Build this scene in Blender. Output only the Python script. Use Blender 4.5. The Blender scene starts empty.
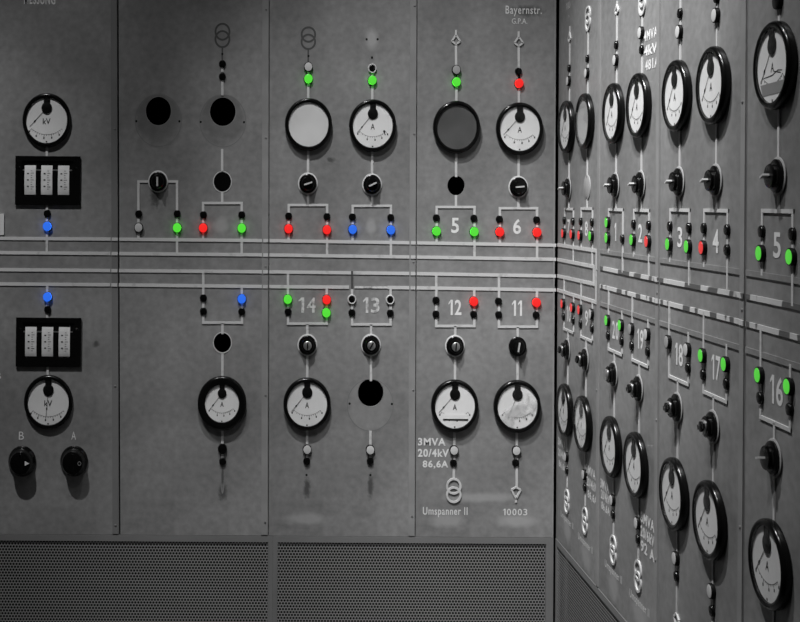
# Control-room corner: two walls of grey steel switchboard panels with gauges, lamps and mimic lines.
import bpy, bmesh, math, random
from mathutils import Matrix, Vector
random.seed(7)
SC = bpy.context.scene
COL = SC.collection
PI = math.pi
K = 1.115            # the round instruments are slightly taller than wide
# ---- layout, metres: u runs along a wall away from the corner line, z is height above the floor
PANELS = [
    ('L', 0, -2.62, -2.62, -1.7148, -1.6875, 'far left grey steel switchboard panel with the two voltmeters and B and A knobs'),
    ('L', 1, -1.7148, -1.6875, -1.1269, -1.113, 'grey steel panel with two round holes near its top, right of the voltmeter panel'),
    ('L', 2, -1.1269, -1.113, -0.5523, -0.5444, 'grey steel panel painted with the numbers 14 and 13'),
    ('L', 3, -0.5523, -0.5444, -0.0105, -0.0085, 'grey steel panel with numbers 5, 6, 12 and 11, left of the dark corner'),
    ('R', 0, 0.004, 0.004, 0.5478, 0.5588, 'narrow-looking grey panel with numbers 7 and 8, right of the dark corner'),
    ('R', 1, 0.5478, 0.5588, 1.121, 1.1258, 'grey steel panel on right wall painted with numbers 1, 2, 20 and 19'),
    ('R', 2, 1.121, 1.1258, 1.7019, 1.6899, 'grey steel panel on right wall painted with numbers 3, 4, 18 and 17'),
    ('R', 3, 1.7019, 1.6899, 2.32, 2.32, 'grey steel panel at right edge painted with numbers 5 and 16'),
]
P_BOT, P_TOP = 0.6445, 2.95
BARS = [
    ('L', 0, 'B1', 0.0125, 'strip', [(-2.62, 1.7843, -1.7337, 1.7857, 0)]),
    ('L', 1, 'B1', 0.0125, 'strip', [(-1.7292, 1.7856, -1.7057, 1.7855, 1), (-1.7001, 1.7855, -1.1428, 1.785, 0)]),
    ('L', 2, 'B1', 0.0125, 'strip', [(-1.1428, 1.785, -1.124, 1.7848, 1), (-1.1184, 1.7848, -0.5725, 1.7812, 0)]),
    ('L', 3, 'B1', 0.0125, 'strip', [(-0.5705, 1.7812, -0.5522, 1.7811, 1), (-0.5466, 1.7811, -0.0059, 1.7763, 0)]),
    ('L', 0, 'B2', 0.0125, 'strip', [(-2.62, 1.7294, -1.7337, 1.7299, 0)]),
    ('L', 1, 'B2', 0.0125, 'strip', [(-1.7292, 1.7299, -1.7057, 1.7298, 1), (-1.7001, 1.7298, -1.1428, 1.7295, 0)]),
    ('L', 2, 'B2', 0.0125, 'strip', [(-1.1428, 1.7295, -1.124, 1.7294, 1), (-1.1184, 1.7294, -0.5725, 1.7262, 0)]),
    ('L', 3, 'B2', 0.0125, 'strip', [(-0.5705, 1.7262, -0.5522, 1.7261, 1), (-0.5466, 1.7261, -0.0059, 1.7216, 0)]),
    ('L', 0, 'B3', 0.0125, 'strip', [(-2.62, 1.664, -1.7337, 1.6639, 0)]),
    ('L', 1, 'B3', 0.0125, 'strip', [(-1.7292, 1.6639, -1.7057, 1.6638, 1), (-1.7001, 1.6638, -1.1428, 1.6641, 0)]),
    ('L', 2, 'B3', 0.0125, 'strip', [(-1.1428, 1.6641, -1.124, 1.664, 1), (-1.1184, 1.664, -0.5725, 1.662, 0)]),
    ('L', 3, 'B3', 0.0125, 'strip', [(-0.5705, 1.662, -0.5522, 1.6619, 1), (-0.5466, 1.6618, -0.0059, 1.6568, 0)]),
    ('L', 0, 'B4', 0.0125, 'strip', [(-2.62, 1.6083, -1.7337, 1.6089, 0)]),
    ('L', 1, 'B4', 0.0125, 'strip', [(-1.7292, 1.6089, -1.7057, 1.6088, 1), (-1.7001, 1.6088, -1.1428, 1.6069, 0)]),
    ('L', 2, 'B4', 0.0125, 'strip', [(-1.1428, 1.6069, -1.124, 1.6068, 1), (-1.1184, 1.6068, -0.809, 1.607, 0), (-0.6596, 1.6071, -0.5725, 1.607, 0)]),
    ('L', 3, 'B4', 0.0125, 'strip', [(-0.5705, 1.607, -0.5522, 1.6068, 1), (-0.5466, 1.6068, -0.0059, 1.6025, 0)]),
    ('R', 0, 'B1', 0.0125, 'strip', [(0.006, 1.7781, 0.5191, 1.7794, 0)]),
    ('R', 1, 'B1', 0.0135, 'panel', [(0.5573, 1.7794, 1.0974, 1.7811, 0)]),
    ('R', 2, 'B1', 0.0135, 'panel', [(1.1274, 1.7814, 1.6699, 1.784, 0)]),
    ('R', 3, 'B1', 0.0135, 'panel', [(1.6999, 1.7845, 2.32, 1.7831, 0)]),
    ('R', 0, 'B2', 0.0125, 'strip', [(0.006, 1.7212, 0.4887, 1.7234, 0)]),
    ('R', 1, 'B2', 0.0125, 'chipped', [(0.5573, 1.7237, 1.0974, 1.7245, 0), (1.0994, 1.7245, 1.1214, 1.7249, 1)]),
    ('R', 2, 'B2', 0.0125, 'chipped', [(1.1274, 1.725, 1.6699, 1.7287, 0), (1.6719, 1.7287, 1.6939, 1.7288, 1)]),
    ('R', 3, 'B2', 0.0125, 'chipped', [(1.6999, 1.7288, 2.32, 1.7282, 0)]),
    ('R', 0, 'B3', 0.0125, 'strip', [(0.006, 1.6578, 0.4902, 1.6638, 0)]),
    ('R', 1, 'B3', 0.0125, 'chipped', [(0.5573, 1.6623, 1.0974, 1.6626, 0), (1.0994, 1.6626, 1.1214, 1.6633, 1)]),
    ('R', 2, 'B3', 0.0125, 'chipped', [(1.1274, 1.6634, 1.6699, 1.6653, 0), (1.6719, 1.6653, 1.6939, 1.6648, 1)]),
    ('R', 3, 'B3', 0.0125, 'chipped', [(1.6999, 1.6647, 2.32, 1.6627, 0)]),
    ('R', 0, 'B4', 0.0125, 'strip', [(0.006, 1.6034, 0.5226, 1.6034, 0)]),
    ('R', 1, 'B4', 0.0135, 'panel', [(0.5573, 1.6032, 1.0974, 1.6023, 0)]),
    ('R', 2, 'B4', 0.0135, 'panel', [(1.1274, 1.6023, 1.6699, 1.6038, 0)]),
    ('R', 3, 'B4', 0.0135, 'panel', [(1.6999, 1.6037, 2.32, 1.6033, 0)]),
    ('L', 2, 'B4', 0.0075, 'worn', [(-0.7876, 1.6071, -0.6596, 1.6071, 0)]),
]
LOOPS = [(0.5141, 1.7794, 1.6035), (0.4837, 1.7234, 1.6636)]
LINES = [
    ('L', 0, [[(-1.984, 2.1441), (-1.9835, 2.0976)]], 0.0092, 'strip'),
    ('L', 0, [[(-1.9816, 1.9232), (-1.9795, 1.7259)]], 0.0092, 'strip'),
    ('L', 0, [[(-1.9771, 1.6098), (-1.9756, 1.4707)]], 0.0092, 'strip'),
    ('L', 0, [[(-1.9719, 1.2969), (-1.9713, 1.2467)]], 0.0092, 'strip'),
    ('L', 1, [[(-1.3078, 2.4569), (-1.3076, 2.4375)], [(-1.3073, 2.4064), (-1.3064, 2.3466)]], 0.0092, 'strip'),
    ('L', 1, [[(-1.3053, 2.1385), (-1.3045, 2.0532)]], 0.0092, 'strip'),
    ('L', 1, [[(-1.5877, 2.01), (-1.6284, 2.0096), (-1.6262, 1.7849)], [(-1.518, 2.0106), (-1.4789, 2.0109), (-1.4762, 1.7301)]], 0.0092, 'strip'),
    ('L', 1, [[(-1.3037, 1.9718), (-1.3034, 1.9291)], [(-1.376, 1.7851), (-1.3774, 1.9285), (-1.2278, 1.9298), (-1.226, 1.731)]], 0.0092, 'strip'),
    ('L', 1, [[(-1.3741, 1.6631), (-1.3723, 1.4654), (-1.2225, 1.4666), (-1.2245, 1.6082)], [(-1.2983, 1.466), (-1.2979, 1.4219)]], 0.0092, 'strip'),
    ('L', 1, [[(-1.2972, 1.3446), (-1.2964, 1.2518)]], 0.0092, 'strip'),
    ('L', 1, [[(-1.295, 1.0548), (-1.2935, 0.9351)]], 0.0092, 'strip'),
    ('L', 2, [[(-0.971, 1.9669), (-0.9706, 1.9243)], [(-1.0443, 1.7841), (-1.0455, 1.9236), (-0.8965, 1.9249), (-0.8949, 1.7282)]], 0.0092, 'strip'),
    ('L', 2, [[(-0.7225, 1.9652), (-0.7222, 1.9233)], [(-0.7964, 1.7824), (-0.7975, 1.9226), (-0.6488, 1.9239), (-0.6473, 1.7265)]], 0.0092, 'strip'),
    ('L', 3, [[(-0.3966, 1.968), (-0.3962, 1.9215)], [(-0.4702, 1.7808), (-0.4712, 1.9208), (-0.3243, 1.9221), (-0.3229, 1.7248)]], 0.0092, 'strip'),
    ('L', 3, [[(-0.1535, 1.9624), (-0.1532, 1.9189)], [(-0.2246, 1.7785), (-0.2255, 1.9183), (-0.0809, 1.9195), (-0.0796, 1.7223)]], 0.0092, 'strip'),
    ('L', 2, [[(-1.0459, 1.6637), (-1.0442, 1.4641), (-0.8942, 1.4653), (-0.8954, 1.607)], [(-0.9694, 1.4647), (-0.9691, 1.4206)]], 0.0092, 'strip'),
    ('L', 2, [[(-0.7972, 1.6001), (-0.7961, 1.463), (-0.6468, 1.4642), (-0.6479, 1.6072)], [(-0.7224, 1.4636), (-0.7221, 1.4226)]], 0.0092, 'strip'),
    ('L', 2, [[(-0.7978, 1.6698), (-0.7972, 1.6001)]], 0.0085, 'ghost'),
    ('L', 3, [[(-0.4709, 1.6614), (-0.4694, 1.4594), (-0.3219, 1.4606), (-0.3229, 1.6049)], [(-0.3957, 1.46), (-0.3954, 1.4212)]], 0.0092, 'strip'),
    ('L', 3, [[(-0.2273, 1.6594), (-0.2259, 1.4582), (-0.0787, 1.4594), (-0.0796, 1.6029)], [(-0.1533, 1.4588), (-0.153, 1.4193)]], 0.0092, 'strip'),
    ('L', 2, [[(-0.9738, 2.4484), (-0.9733, 2.3357)]], 0.0092, 'strip'),
    ('L', 2, [[(-0.7251, 2.443), (-0.7246, 2.3303)]], 0.0092, 'strip'),
    ('L', 2, [[(-0.972, 2.1377), (-0.9716, 2.0484)]], 0.0092, 'strip'),
    ('L', 2, [[(-0.7235, 2.136), (-0.7232, 2.0467)]], 0.0092, 'strip'),
    ('L', 3, [[(-0.398, 2.4422), (-0.3976, 2.3255)]], 0.0092, 'strip'),
    ('L', 3, [[(-0.1547, 2.4406), (-0.1543, 2.32)]], 0.0092, 'strip'),
    ('L', 3, [[(-0.397, 2.1351), (-0.3967, 2.0379)]], 0.0092, 'strip'),
    ('L', 3, [[(-0.1538, 2.1295), (-0.1536, 2.0401)]], 0.0092, 'strip'),
    ('L', 2, [[(-0.9684, 1.3432), (-0.968, 1.2504)]], 0.0092, 'strip'),
    ('L', 2, [[(-0.7215, 1.3451), (-0.7211, 1.2445)]], 0.0092, 'strip'),
    ('L', 3, [[(-0.3956, 1.3438), (-0.3953, 1.247)]], 0.0092, 'strip'),
    ('L', 3, [[(-0.1529, 1.3457), (-0.1526, 1.245)]], 0.0092, 'strip'),
    ('L', 2, [[(-0.9668, 1.0571), (-0.9662, 0.9413)]], 0.0092, 'strip'),
    ('L', 2, [[(-0.7215, 1.052), (-0.7211, 0.943)]], 0.0092, 'strip'),
    ('L', 3, [[(-0.3962, 1.0497), (-0.3958, 0.9337)]], 0.0092, 'strip'),
    ('L', 3, [[(-0.1541, 1.0515), (-0.153, 0.8349)]], 0.0092, 'strip'),
    ('L', 3, [[(-0.3972, 0.9183), (-0.3972, 0.8641)]], 0.0092, 'strip'),
    ('L', 3, [[(-0.4008, 2.5551), (-0.3986, 2.415)]], 0.0092, 'strip'),
    ('L', 3, [[(-0.1566, 2.5496), (-0.1545, 2.4095)]], 0.0092, 'strip'),
    ('R', 0, [[(0.161, 2.1311), (0.161, 2.0255)]], 0.009, 'strip'),
    ('R', 0, [[(0.161, 1.9595), (0.161, 1.9187)], [(0.1059, 1.7783), (0.1059, 1.9187), (0.2247, 1.9187), (0.2247, 1.7218)]], 0.009, 'strip'),
    ('R', 0, [[(0.1023, 1.66), (0.1023, 1.4646), (0.2348, 1.4646), (0.2348, 1.6034)], [(0.1617, 1.4646), (0.1617, 1.429)]], 0.009, 'strip'),
    ('R', 0, [[(0.1617, 1.357), (0.1617, 1.2632)]], 0.009, 'strip'),
    ('R', 0, [[(0.3983, 2.1361), (0.3983, 2.0305)]], 0.009, 'strip'),
    ('R', 0, [[(0.3983, 1.9645), (0.3983, 1.9224)], [(0.3268, 1.7791), (0.3268, 1.9224), (0.4642, 1.9224), (0.4642, 1.7229)]], 0.009, 'strip'),
    ('R', 0, [[(0.3304, 1.6643), (0.3304, 1.4638), (0.4712, 1.4638), (0.4712, 1.6036)], [(0.3973, 1.4638), (0.3973, 1.427)]], 0.009, 'strip'),
    ('R', 0, [[(0.3973, 1.355), (0.3973, 1.2601)]], 0.009, 'strip'),
    ('R', 1, [[(0.7223, 2.1388), (0.7223, 2.0306)]], 0.009, 'strip'),
    ('R', 1, [[(0.7223, 1.9646), (0.7223, 1.922)], [(0.6488, 1.7793), (0.6488, 1.922), (0.7944, 1.922), (0.7944, 1.7239)]], 0.009, 'strip'),
    ('R', 1, [[(0.6532, 1.6601), (0.6532, 1.4628), (0.7928, 1.4628), (0.7928, 1.6027)], [(0.7167, 1.4628), (0.7167, 1.425)]], 0.009, 'strip'),
    ('R', 1, [[(0.7167, 1.353), (0.7167, 1.2509)]], 0.009, 'strip'),
    ('R', 1, [[(0.9658, 2.1439), (0.9658, 2.0309)]], 0.009, 'strip'),
    ('R', 1, [[(0.9658, 1.9649), (0.9658, 1.9225)], [(0.9013, 1.7795), (0.9013, 1.9225), (1.036, 1.9225), (1.036, 1.7228)]], 0.009, 'strip'),
    ('R', 1, [[(0.8905, 1.6609), (0.8905, 1.4624), (1.0339, 1.4624), (1.0339, 1.6023)], [(0.9577, 1.4624), (0.9577, 1.4205)]], 0.009, 'strip'),
    ('R', 1, [[(0.9577, 1.3485), (0.9577, 1.2505)]], 0.009, 'strip'),
    ('R', 2, [[(1.2769, 2.1446), (1.2769, 2.034)]], 0.009, 'strip'),
    ('R', 2, [[(1.2769, 1.968), (1.2769, 1.927)], [(1.209, 1.7816), (1.209, 1.927), (1.3491, 1.927), (1.3491, 1.727)]], 0.009, 'strip'),
    ('R', 2, [[(1.205, 1.6673), (1.205, 1.4623), (1.3477, 1.4623), (1.3477, 1.6024)], [(1.2724, 1.4623), (1.2724, 1.423)]], 0.009, 'strip'),
    ('R', 2, [[(1.2724, 1.351), (1.2724, 1.2469)]], 0.009, 'strip'),
    ('R', 2, [[(1.5251, 2.1478), (1.5251, 2.0336)]], 0.009, 'strip'),
    ('R', 2, [[(1.5251, 1.9676), (1.5251, 1.9284)], [(1.4501, 1.7819), (1.4501, 1.9284), (1.5952, 1.9284), (1.5952, 1.7284)]], 0.009, 'strip'),
    ('R', 2, [[(1.4502, 1.6686), (1.4502, 1.4615), (1.5942, 1.4615), (1.5942, 1.6031)], [(1.5154, 1.4615), (1.5154, 1.421)]], 0.009, 'strip'),
    ('R', 2, [[(1.5154, 1.349), (1.5154, 1.2461)]], 0.009, 'strip'),
    ('R', 3, [[(1.864, 2.1571), (1.864, 2.038)]], 0.009, 'strip'),
    ('R', 3, [[(1.864, 1.972), (1.864, 1.9311)], [(1.7851, 1.7835), (1.7851, 1.9311), (1.9318, 1.9311), (1.9318, 1.7284)]], 0.009, 'strip'),
    ('R', 3, [[(1.7811, 1.6627), (1.7811, 1.4619), (1.9239, 1.4619), (1.9239, 1.6034)], [(1.8497, 1.4619), (1.8497, 1.421)]], 0.009, 'strip'),
    ('R', 3, [[(1.8497, 1.349), (1.8497, 1.2458)]], 0.009, 'strip'),
    ('R', 0, [[(0.161, 2.3211), (0.161, 2.5431)]], 0.0085, 'strip'),
    ('R', 0, [[(0.3983, 2.3261), (0.3983, 2.5487)]], 0.0085, 'strip'),
    ('R', 1, [[(0.7223, 2.3288), (0.7223, 2.5519)]], 0.0085, 'strip'),
    ('R', 1, [[(0.9658, 2.3339), (0.9658, 2.5247)]], 0.0085, 'strip'),
    ('R', 2, [[(1.2769, 2.3346), (1.2769, 2.85)]], 0.0085, 'strip'),
    ('R', 2, [[(1.5251, 2.3378), (1.5251, 2.85)]], 0.0085, 'strip'),
    ('R', 3, [[(1.864, 2.3471), (1.864, 2.85)]], 0.0085, 'strip'),
    ('R', 0, [[(0.1617, 1.0732), (0.1617, 0.8802)]], 0.0085, 'strip'),
    ('R', 0, [[(0.3973, 1.0701), (0.3973, 0.8774)]], 0.0085, 'strip'),
    ('R', 1, [[(0.7167, 1.0609), (0.7167, 0.8697)]], 0.0085, 'strip'),
    ('R', 1, [[(0.9577, 1.0605), (0.9577, 0.8709)]], 0.0085, 'strip'),
    ('R', 2, [[(1.2724, 1.0569), (1.2724, 0.8269)]], 0.0085, 'strip'),
    ('R', 2, [[(1.5154, 1.0561), (1.5154, 0.8488)]], 0.0085, 'strip'),
    ('R', 3, [[(1.8497, 1.0558), (1.8497, 0.8539)]], 0.0085, 'strip'),
]
SYMBOLS = [
    ('ring', 'L', 1, -1.3083, 2.5941, 2.5654, 0.02716, 0.03104, 'ghost', 0.007372),
    ('ring', 'L', 2, -0.9746, 2.5865, 2.5581, 0.026384, 0.027936000000000002, 'ghost', 0.007372),
    ('ring', 'L', 3, -0.397, 0.8406, 0.8077, 0.025996000000000002, 0.027936000000000002, 'strip', 0.00776),
    ('arrow', 'L', 3, -0.4012, [2.6096, 2.5901, 2.5656, 2.5535], 0.016296, True),
    ('arrow', 'L', 3, -0.157, [2.6061, 2.5847, 2.5613, 2.5488], 0.017072000000000004, True),
    ('arrow', 'L', 3, -0.1557, [0.7789, 0.7943, 0.8291, 0.8388], 0.017848, True),
    ('arrow', 'R', 0, 0.161, [2.6036, 2.5809, 2.5545, 2.5431], 0.01552, True),
    ('arrow', 'R', 1, 0.7223, [2.5977, 2.5846, 2.565, 2.5552], 0.017072000000000004, True),
    ('arrow', 'R', 2, 1.2724, [0.751, 0.7781, 0.8133, 0.8269], 0.017072000000000004, False),
    ('ring', 'R', 0, 0.3983, 2.6066, 2.5798, 0.025996000000000002, 0.027936000000000002, 'strip', 0.00776),
    ('ring', 'R', 1, 0.9658, 2.5666, 2.5422, 0.025996000000000002, 0.027936000000000002, 'strip', 0.00776),
    ('ring', 'R', 0, 0.1617, 0.8428, 0.8139, 0.025996000000000002, 0.027936000000000002, 'strip', 0.00776),
    ('ring', 'R', 0, 0.3973, 0.8414, 0.8082, 0.025996000000000002, 0.027936000000000002, 'strip', 0.00776),
    ('ring', 'R', 1, 0.7167, 0.8401, 0.8073, 0.025996000000000002, 0.027936000000000002, 'strip', 0.00776),
    ('ring', 'R', 1, 0.9577, 0.8385, 0.8037, 0.025996000000000002, 0.027936000000000002, 'strip', 0.00776),
]
TEXTS = [
    ('L', 0, 'inscription', 'MESSUNG', -2.0789, -1.9573, 2.6934, 2.7323, 'white', 0.02),
    ('L', 0, 'letter', 'B', -2.0803, -2.061, 1.0082, 1.0392, 'white', 0.0),
    ('L', 0, 'letter', 'A', -1.8777, -1.8603, 1.0096, 1.0406, 'white', 0.0),
    ('L', 0, 'letter', 'B', -2.1713, -2.1515, 1.2413, 1.2665, 'white', 0.0),
    ('L', 2, 'number', '14', -1.0039, -0.9366, 1.5074, 1.566, 'worn', 0.02),
    ('L', 2, 'number', '13', -0.7538, -0.6903, 1.5075, 1.568, 'worn', 0.02),
    ('L', 3, 'number', '5', -0.4138, -0.3839, 1.8204, 1.8796, 'white', 0.02),
    ('L', 3, 'number', '6', -0.1735, -0.1428, 1.8186, 1.8771, 'white', 0.02),
    ('L', 3, 'number', '12', -0.422, -0.3719, 1.5024, 1.5617, 'white', 0.02),
    ('L', 3, 'number', '11', -0.1761, -0.1368, 1.5013, 1.5609, 'white', 0.02),
    ('L', 3, 'inscription', 'Bayernstr.', -0.2084, -0.0672, 2.6648, 2.7063, 'white', 0.008),
    ('L', 3, 'inscription', 'G.P.A.', -0.1837, -0.1234, 2.6362, 2.6571, 'white', 0.0),
    ('L', 3, 'inscription', '3MVA', -0.5366, -0.4298, 0.9965, 1.0263, 'white', 0.03),
    ('L', 3, 'inscription', '20/4kV', -0.537, -0.4171, 0.9528, 0.9838, 'white', 0.03),
    ('L', 3, 'inscription', '86,6A', -0.5181, -0.4187, 0.9074, 0.9397, 'white', 0.03),
    ('L', 3, 'inscription', 'Umspanner II', -0.5159, -0.3429, 0.7204, 0.7594, 'white', 0.012),
    ('L', 3, 'inscription', '10003', -0.2051, -0.111, 0.7295, 0.7548, 'white', 0.01),
    ('R', 0, 'number', '7', 0.1425, 0.1785, 1.8272, 1.8794, 'white', 0.02),
    ('R', 0, 'number', '8', 0.3726, 0.4086, 1.8249, 1.8779, 'white', 0.02),
    ('R', 1, 'number', '1', 0.708, 0.726, 1.821, 1.8792, 'white', 0.02),
    ('R', 1, 'number', '2', 0.9387, 0.9747, 1.8256, 1.8814, 'white', 0.02),
    ('R', 2, 'number', '3', 1.2603, 1.2963, 1.8248, 1.8808, 'white', 0.02),
    ('R', 2, 'number', '4', 1.5018, 1.5398, 1.8217, 1.8819, 'white', 0.02),
    ('R', 3, 'number', '5', 1.8379, 1.8739, 1.8268, 1.8842, 'white', 0.02),
    ('R', 0, 'number', '10', 0.1386, 0.1946, 1.4981, 1.5558, 'white', 0.02),
    ('R', 0, 'number', '9', 0.3817, 0.4177, 1.5075, 1.5637, 'white', 0.02),
    ('R', 1, 'number', '20', 0.6909, 0.7549, 1.5034, 1.5612, 'white', 0.02),
    ('R', 1, 'number', '19', 0.934, 0.99, 1.504, 1.564, 'white', 0.02),
    ('R', 2, 'number', '18', 1.2472, 1.3052, 1.5023, 1.5623, 'white', 0.02),
    ('R', 2, 'number', '17', 1.4979, 1.5539, 1.503, 1.5654, 'white', 0.02),
    ('R', 3, 'number', '16', 1.8255, 1.8875, 1.5033, 1.5671, 'white', 0.02),
    ('R', 1, 'inscription', '4MVA', 0.9799, 1.0949, 2.4287, 2.4597, 'white', 0.03),
    ('R', 1, 'inscription', '4kV', 0.9806, 1.0956, 2.3842, 2.4154, 'white', 0.03),
    ('R', 1, 'inscription', '481A', 0.9915, 1.1065, 2.3401, 2.3711, 'white', 0.03),
    ('R', 0, 'inscription', '3MVA', 0.0288, 0.1338, 1.011, 1.0412, 'white', 0.03),
    ('R', 0, 'inscription', '20/4kV', 0.0312, 0.1362, 0.9698, 1.0, 'white', 0.03),
    ('R', 0, 'inscription', '86,6A', 0.0408, 0.1458, 0.9266, 0.9567, 'white', 0.03),
    ('R', 0, 'inscription', '3MVA', 0.4062, 0.5162, 0.9951, 1.0279, 'white', 0.03),
    ('R', 0, 'inscription', '20/4kV', 0.413, 0.523, 0.9538, 0.9864, 'white', 0.03),
    ('R', 0, 'inscription', '86,6A', 0.4256, 0.5356, 0.9108, 0.9433, 'white', 0.03),
    ('R', 1, 'inscription', '3MVA', 0.5734, 0.6634, 0.9882, 1.0196, 'white', 0.03),
    ('R', 1, 'inscription', '20/4kV', 0.5806, 0.6706, 0.9539, 0.9851, 'white', 0.03),
    ('R', 1, 'inscription', '86,6A', 0.5857, 0.6757, 0.9157, 0.9467, 'white', 0.03),
    ('R', 1, 'inscription', '8MVA', 0.9739, 1.0919, 0.9902, 1.0238, 'white', 0.03),
    ('R', 1, 'inscription', '20/6kV', 0.9746, 1.0926, 0.9479, 0.9815, 'white', 0.03),
    ('R', 1, 'inscription', '92 A', 0.977, 1.095, 0.9046, 0.9382, 'white', 0.03),
    ('R', 0, 'inscription', 'Umspanner II', 0.0719, 0.2469, 0.7409, 0.7723, 'white', 0.008),
    ('R', 0, 'inscription', 'Umspanner II', 0.3129, 0.4879, 0.7285, 0.7599, 'white', 0.008),
    ('R', 1, 'inscription', 'Umspanner II', 0.6272, 0.8022, 0.7342, 0.7662, 'white', 0.008),
    ('R', 1, 'inscription', 'Umspanner II', 0.8787, 1.0537, 0.7243, 0.757, 'white', 0.008),
    ('R', 0, 'inscription', '110', 0.1099, 0.1649, 2.6726, 2.6974, 'worn', 0),
    ('R', 0, 'inscription', 'A', 0.1338, 0.1538, 2.6377, 2.6585, 'worn', 0),
]
KNOBS = [
    ('L', -1.5521, 2.0102, 'lever', 90, 'black rotary switch with upright white lever on the second panel from left'),
    ('L', -0.972, 2.0075, 'lever', 17, 'black rotary switch with bright slanted lever under the milky blank gauge'),
    ('L', -0.7232, 2.0059, 'lever', 24, 'black rotary switch with slanted lever above the two blue lamps'),
    ('L', -0.1552, 2.0015, 'lever', 5, 'black rotary switch with level pale blade for a highlight above number 6'),
    ('L', -0.9687, 1.3826, 'key', 90, 'black rotary switch with silver centre and upright bar below number 14'),
    ('L', -0.7226, 1.3845, 'key', 60, 'black rotary switch with silver centre and slanted bar below number 13'),
    ('L', -0.3968, 1.3832, 'key', 85, 'black rotary switch with silver slotted centre below number 12'),
    ('L', -0.1546, 1.3835, 'lever', 80, 'all black rotary switch with thin upright blade for a highlight below number 11'),
    ('R', 0.161, 1.9955, 'lever', 20, 'black rotary switch with jutting lever above number 7'),
    ('R', 0.7223, 2.0006, 'lever', 20, 'black rotary switch with jutting lever above number 1'),
    ('R', 0.9658, 2.0009, 'lever', 20, 'black rotary switch with jutting lever above number 2'),
    ('R', 1.2769, 2.004, 'lever', 20, 'black rotary switch with jutting lever above number 3'),
    ('R', 1.5251, 2.0036, 'lever', 20, 'black rotary switch with jutting lever above number 4'),
    ('R', 1.864, 2.008, 'lever', 20, 'black rotary switch with jutting lever above number 5 at the right edge'),
    ('R', 0.1617, 1.393, 'crown', 15, 'black rotary switch below number 10 on the right wall'),
    ('R', 0.3973, 1.391, 'crown', 15, 'black rotary switch below number 9 on the right wall'),
    ('R', 0.7167, 1.389, 'open', 15, 'black rotary switch below number 20 on the right wall'),
    ('R', 0.9577, 1.3845, 'crown', 15, 'black rotary switch below number 19 on the right wall'),
    ('R', 1.2724, 1.387, 'crown', 15, 'black rotary switch below number 18 on the right wall'),
    ('R', 1.5154, 1.385, 'crown', 15, 'black rotary switch below number 17 on the right wall'),
    ('R', 1.8497, 1.385, 'lever', 15, 'black rotary switch below number 16 on the right wall'),
]
BLANK_COVER = ('R', 0.3983, 1.9975)
OPENINGS = [
    ('L', -1.3033, 2.0117, 'blank black switch opening with pale rim on second panel, above red and green lamps'),
    ('L', -1.2976, 1.3883, 'blank black switch opening with pale rim below the blue lamp on second panel'),
    ('L', -0.3961, 2.0049, 'blank black switch opening above number 5 on the left wall'),
]
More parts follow.
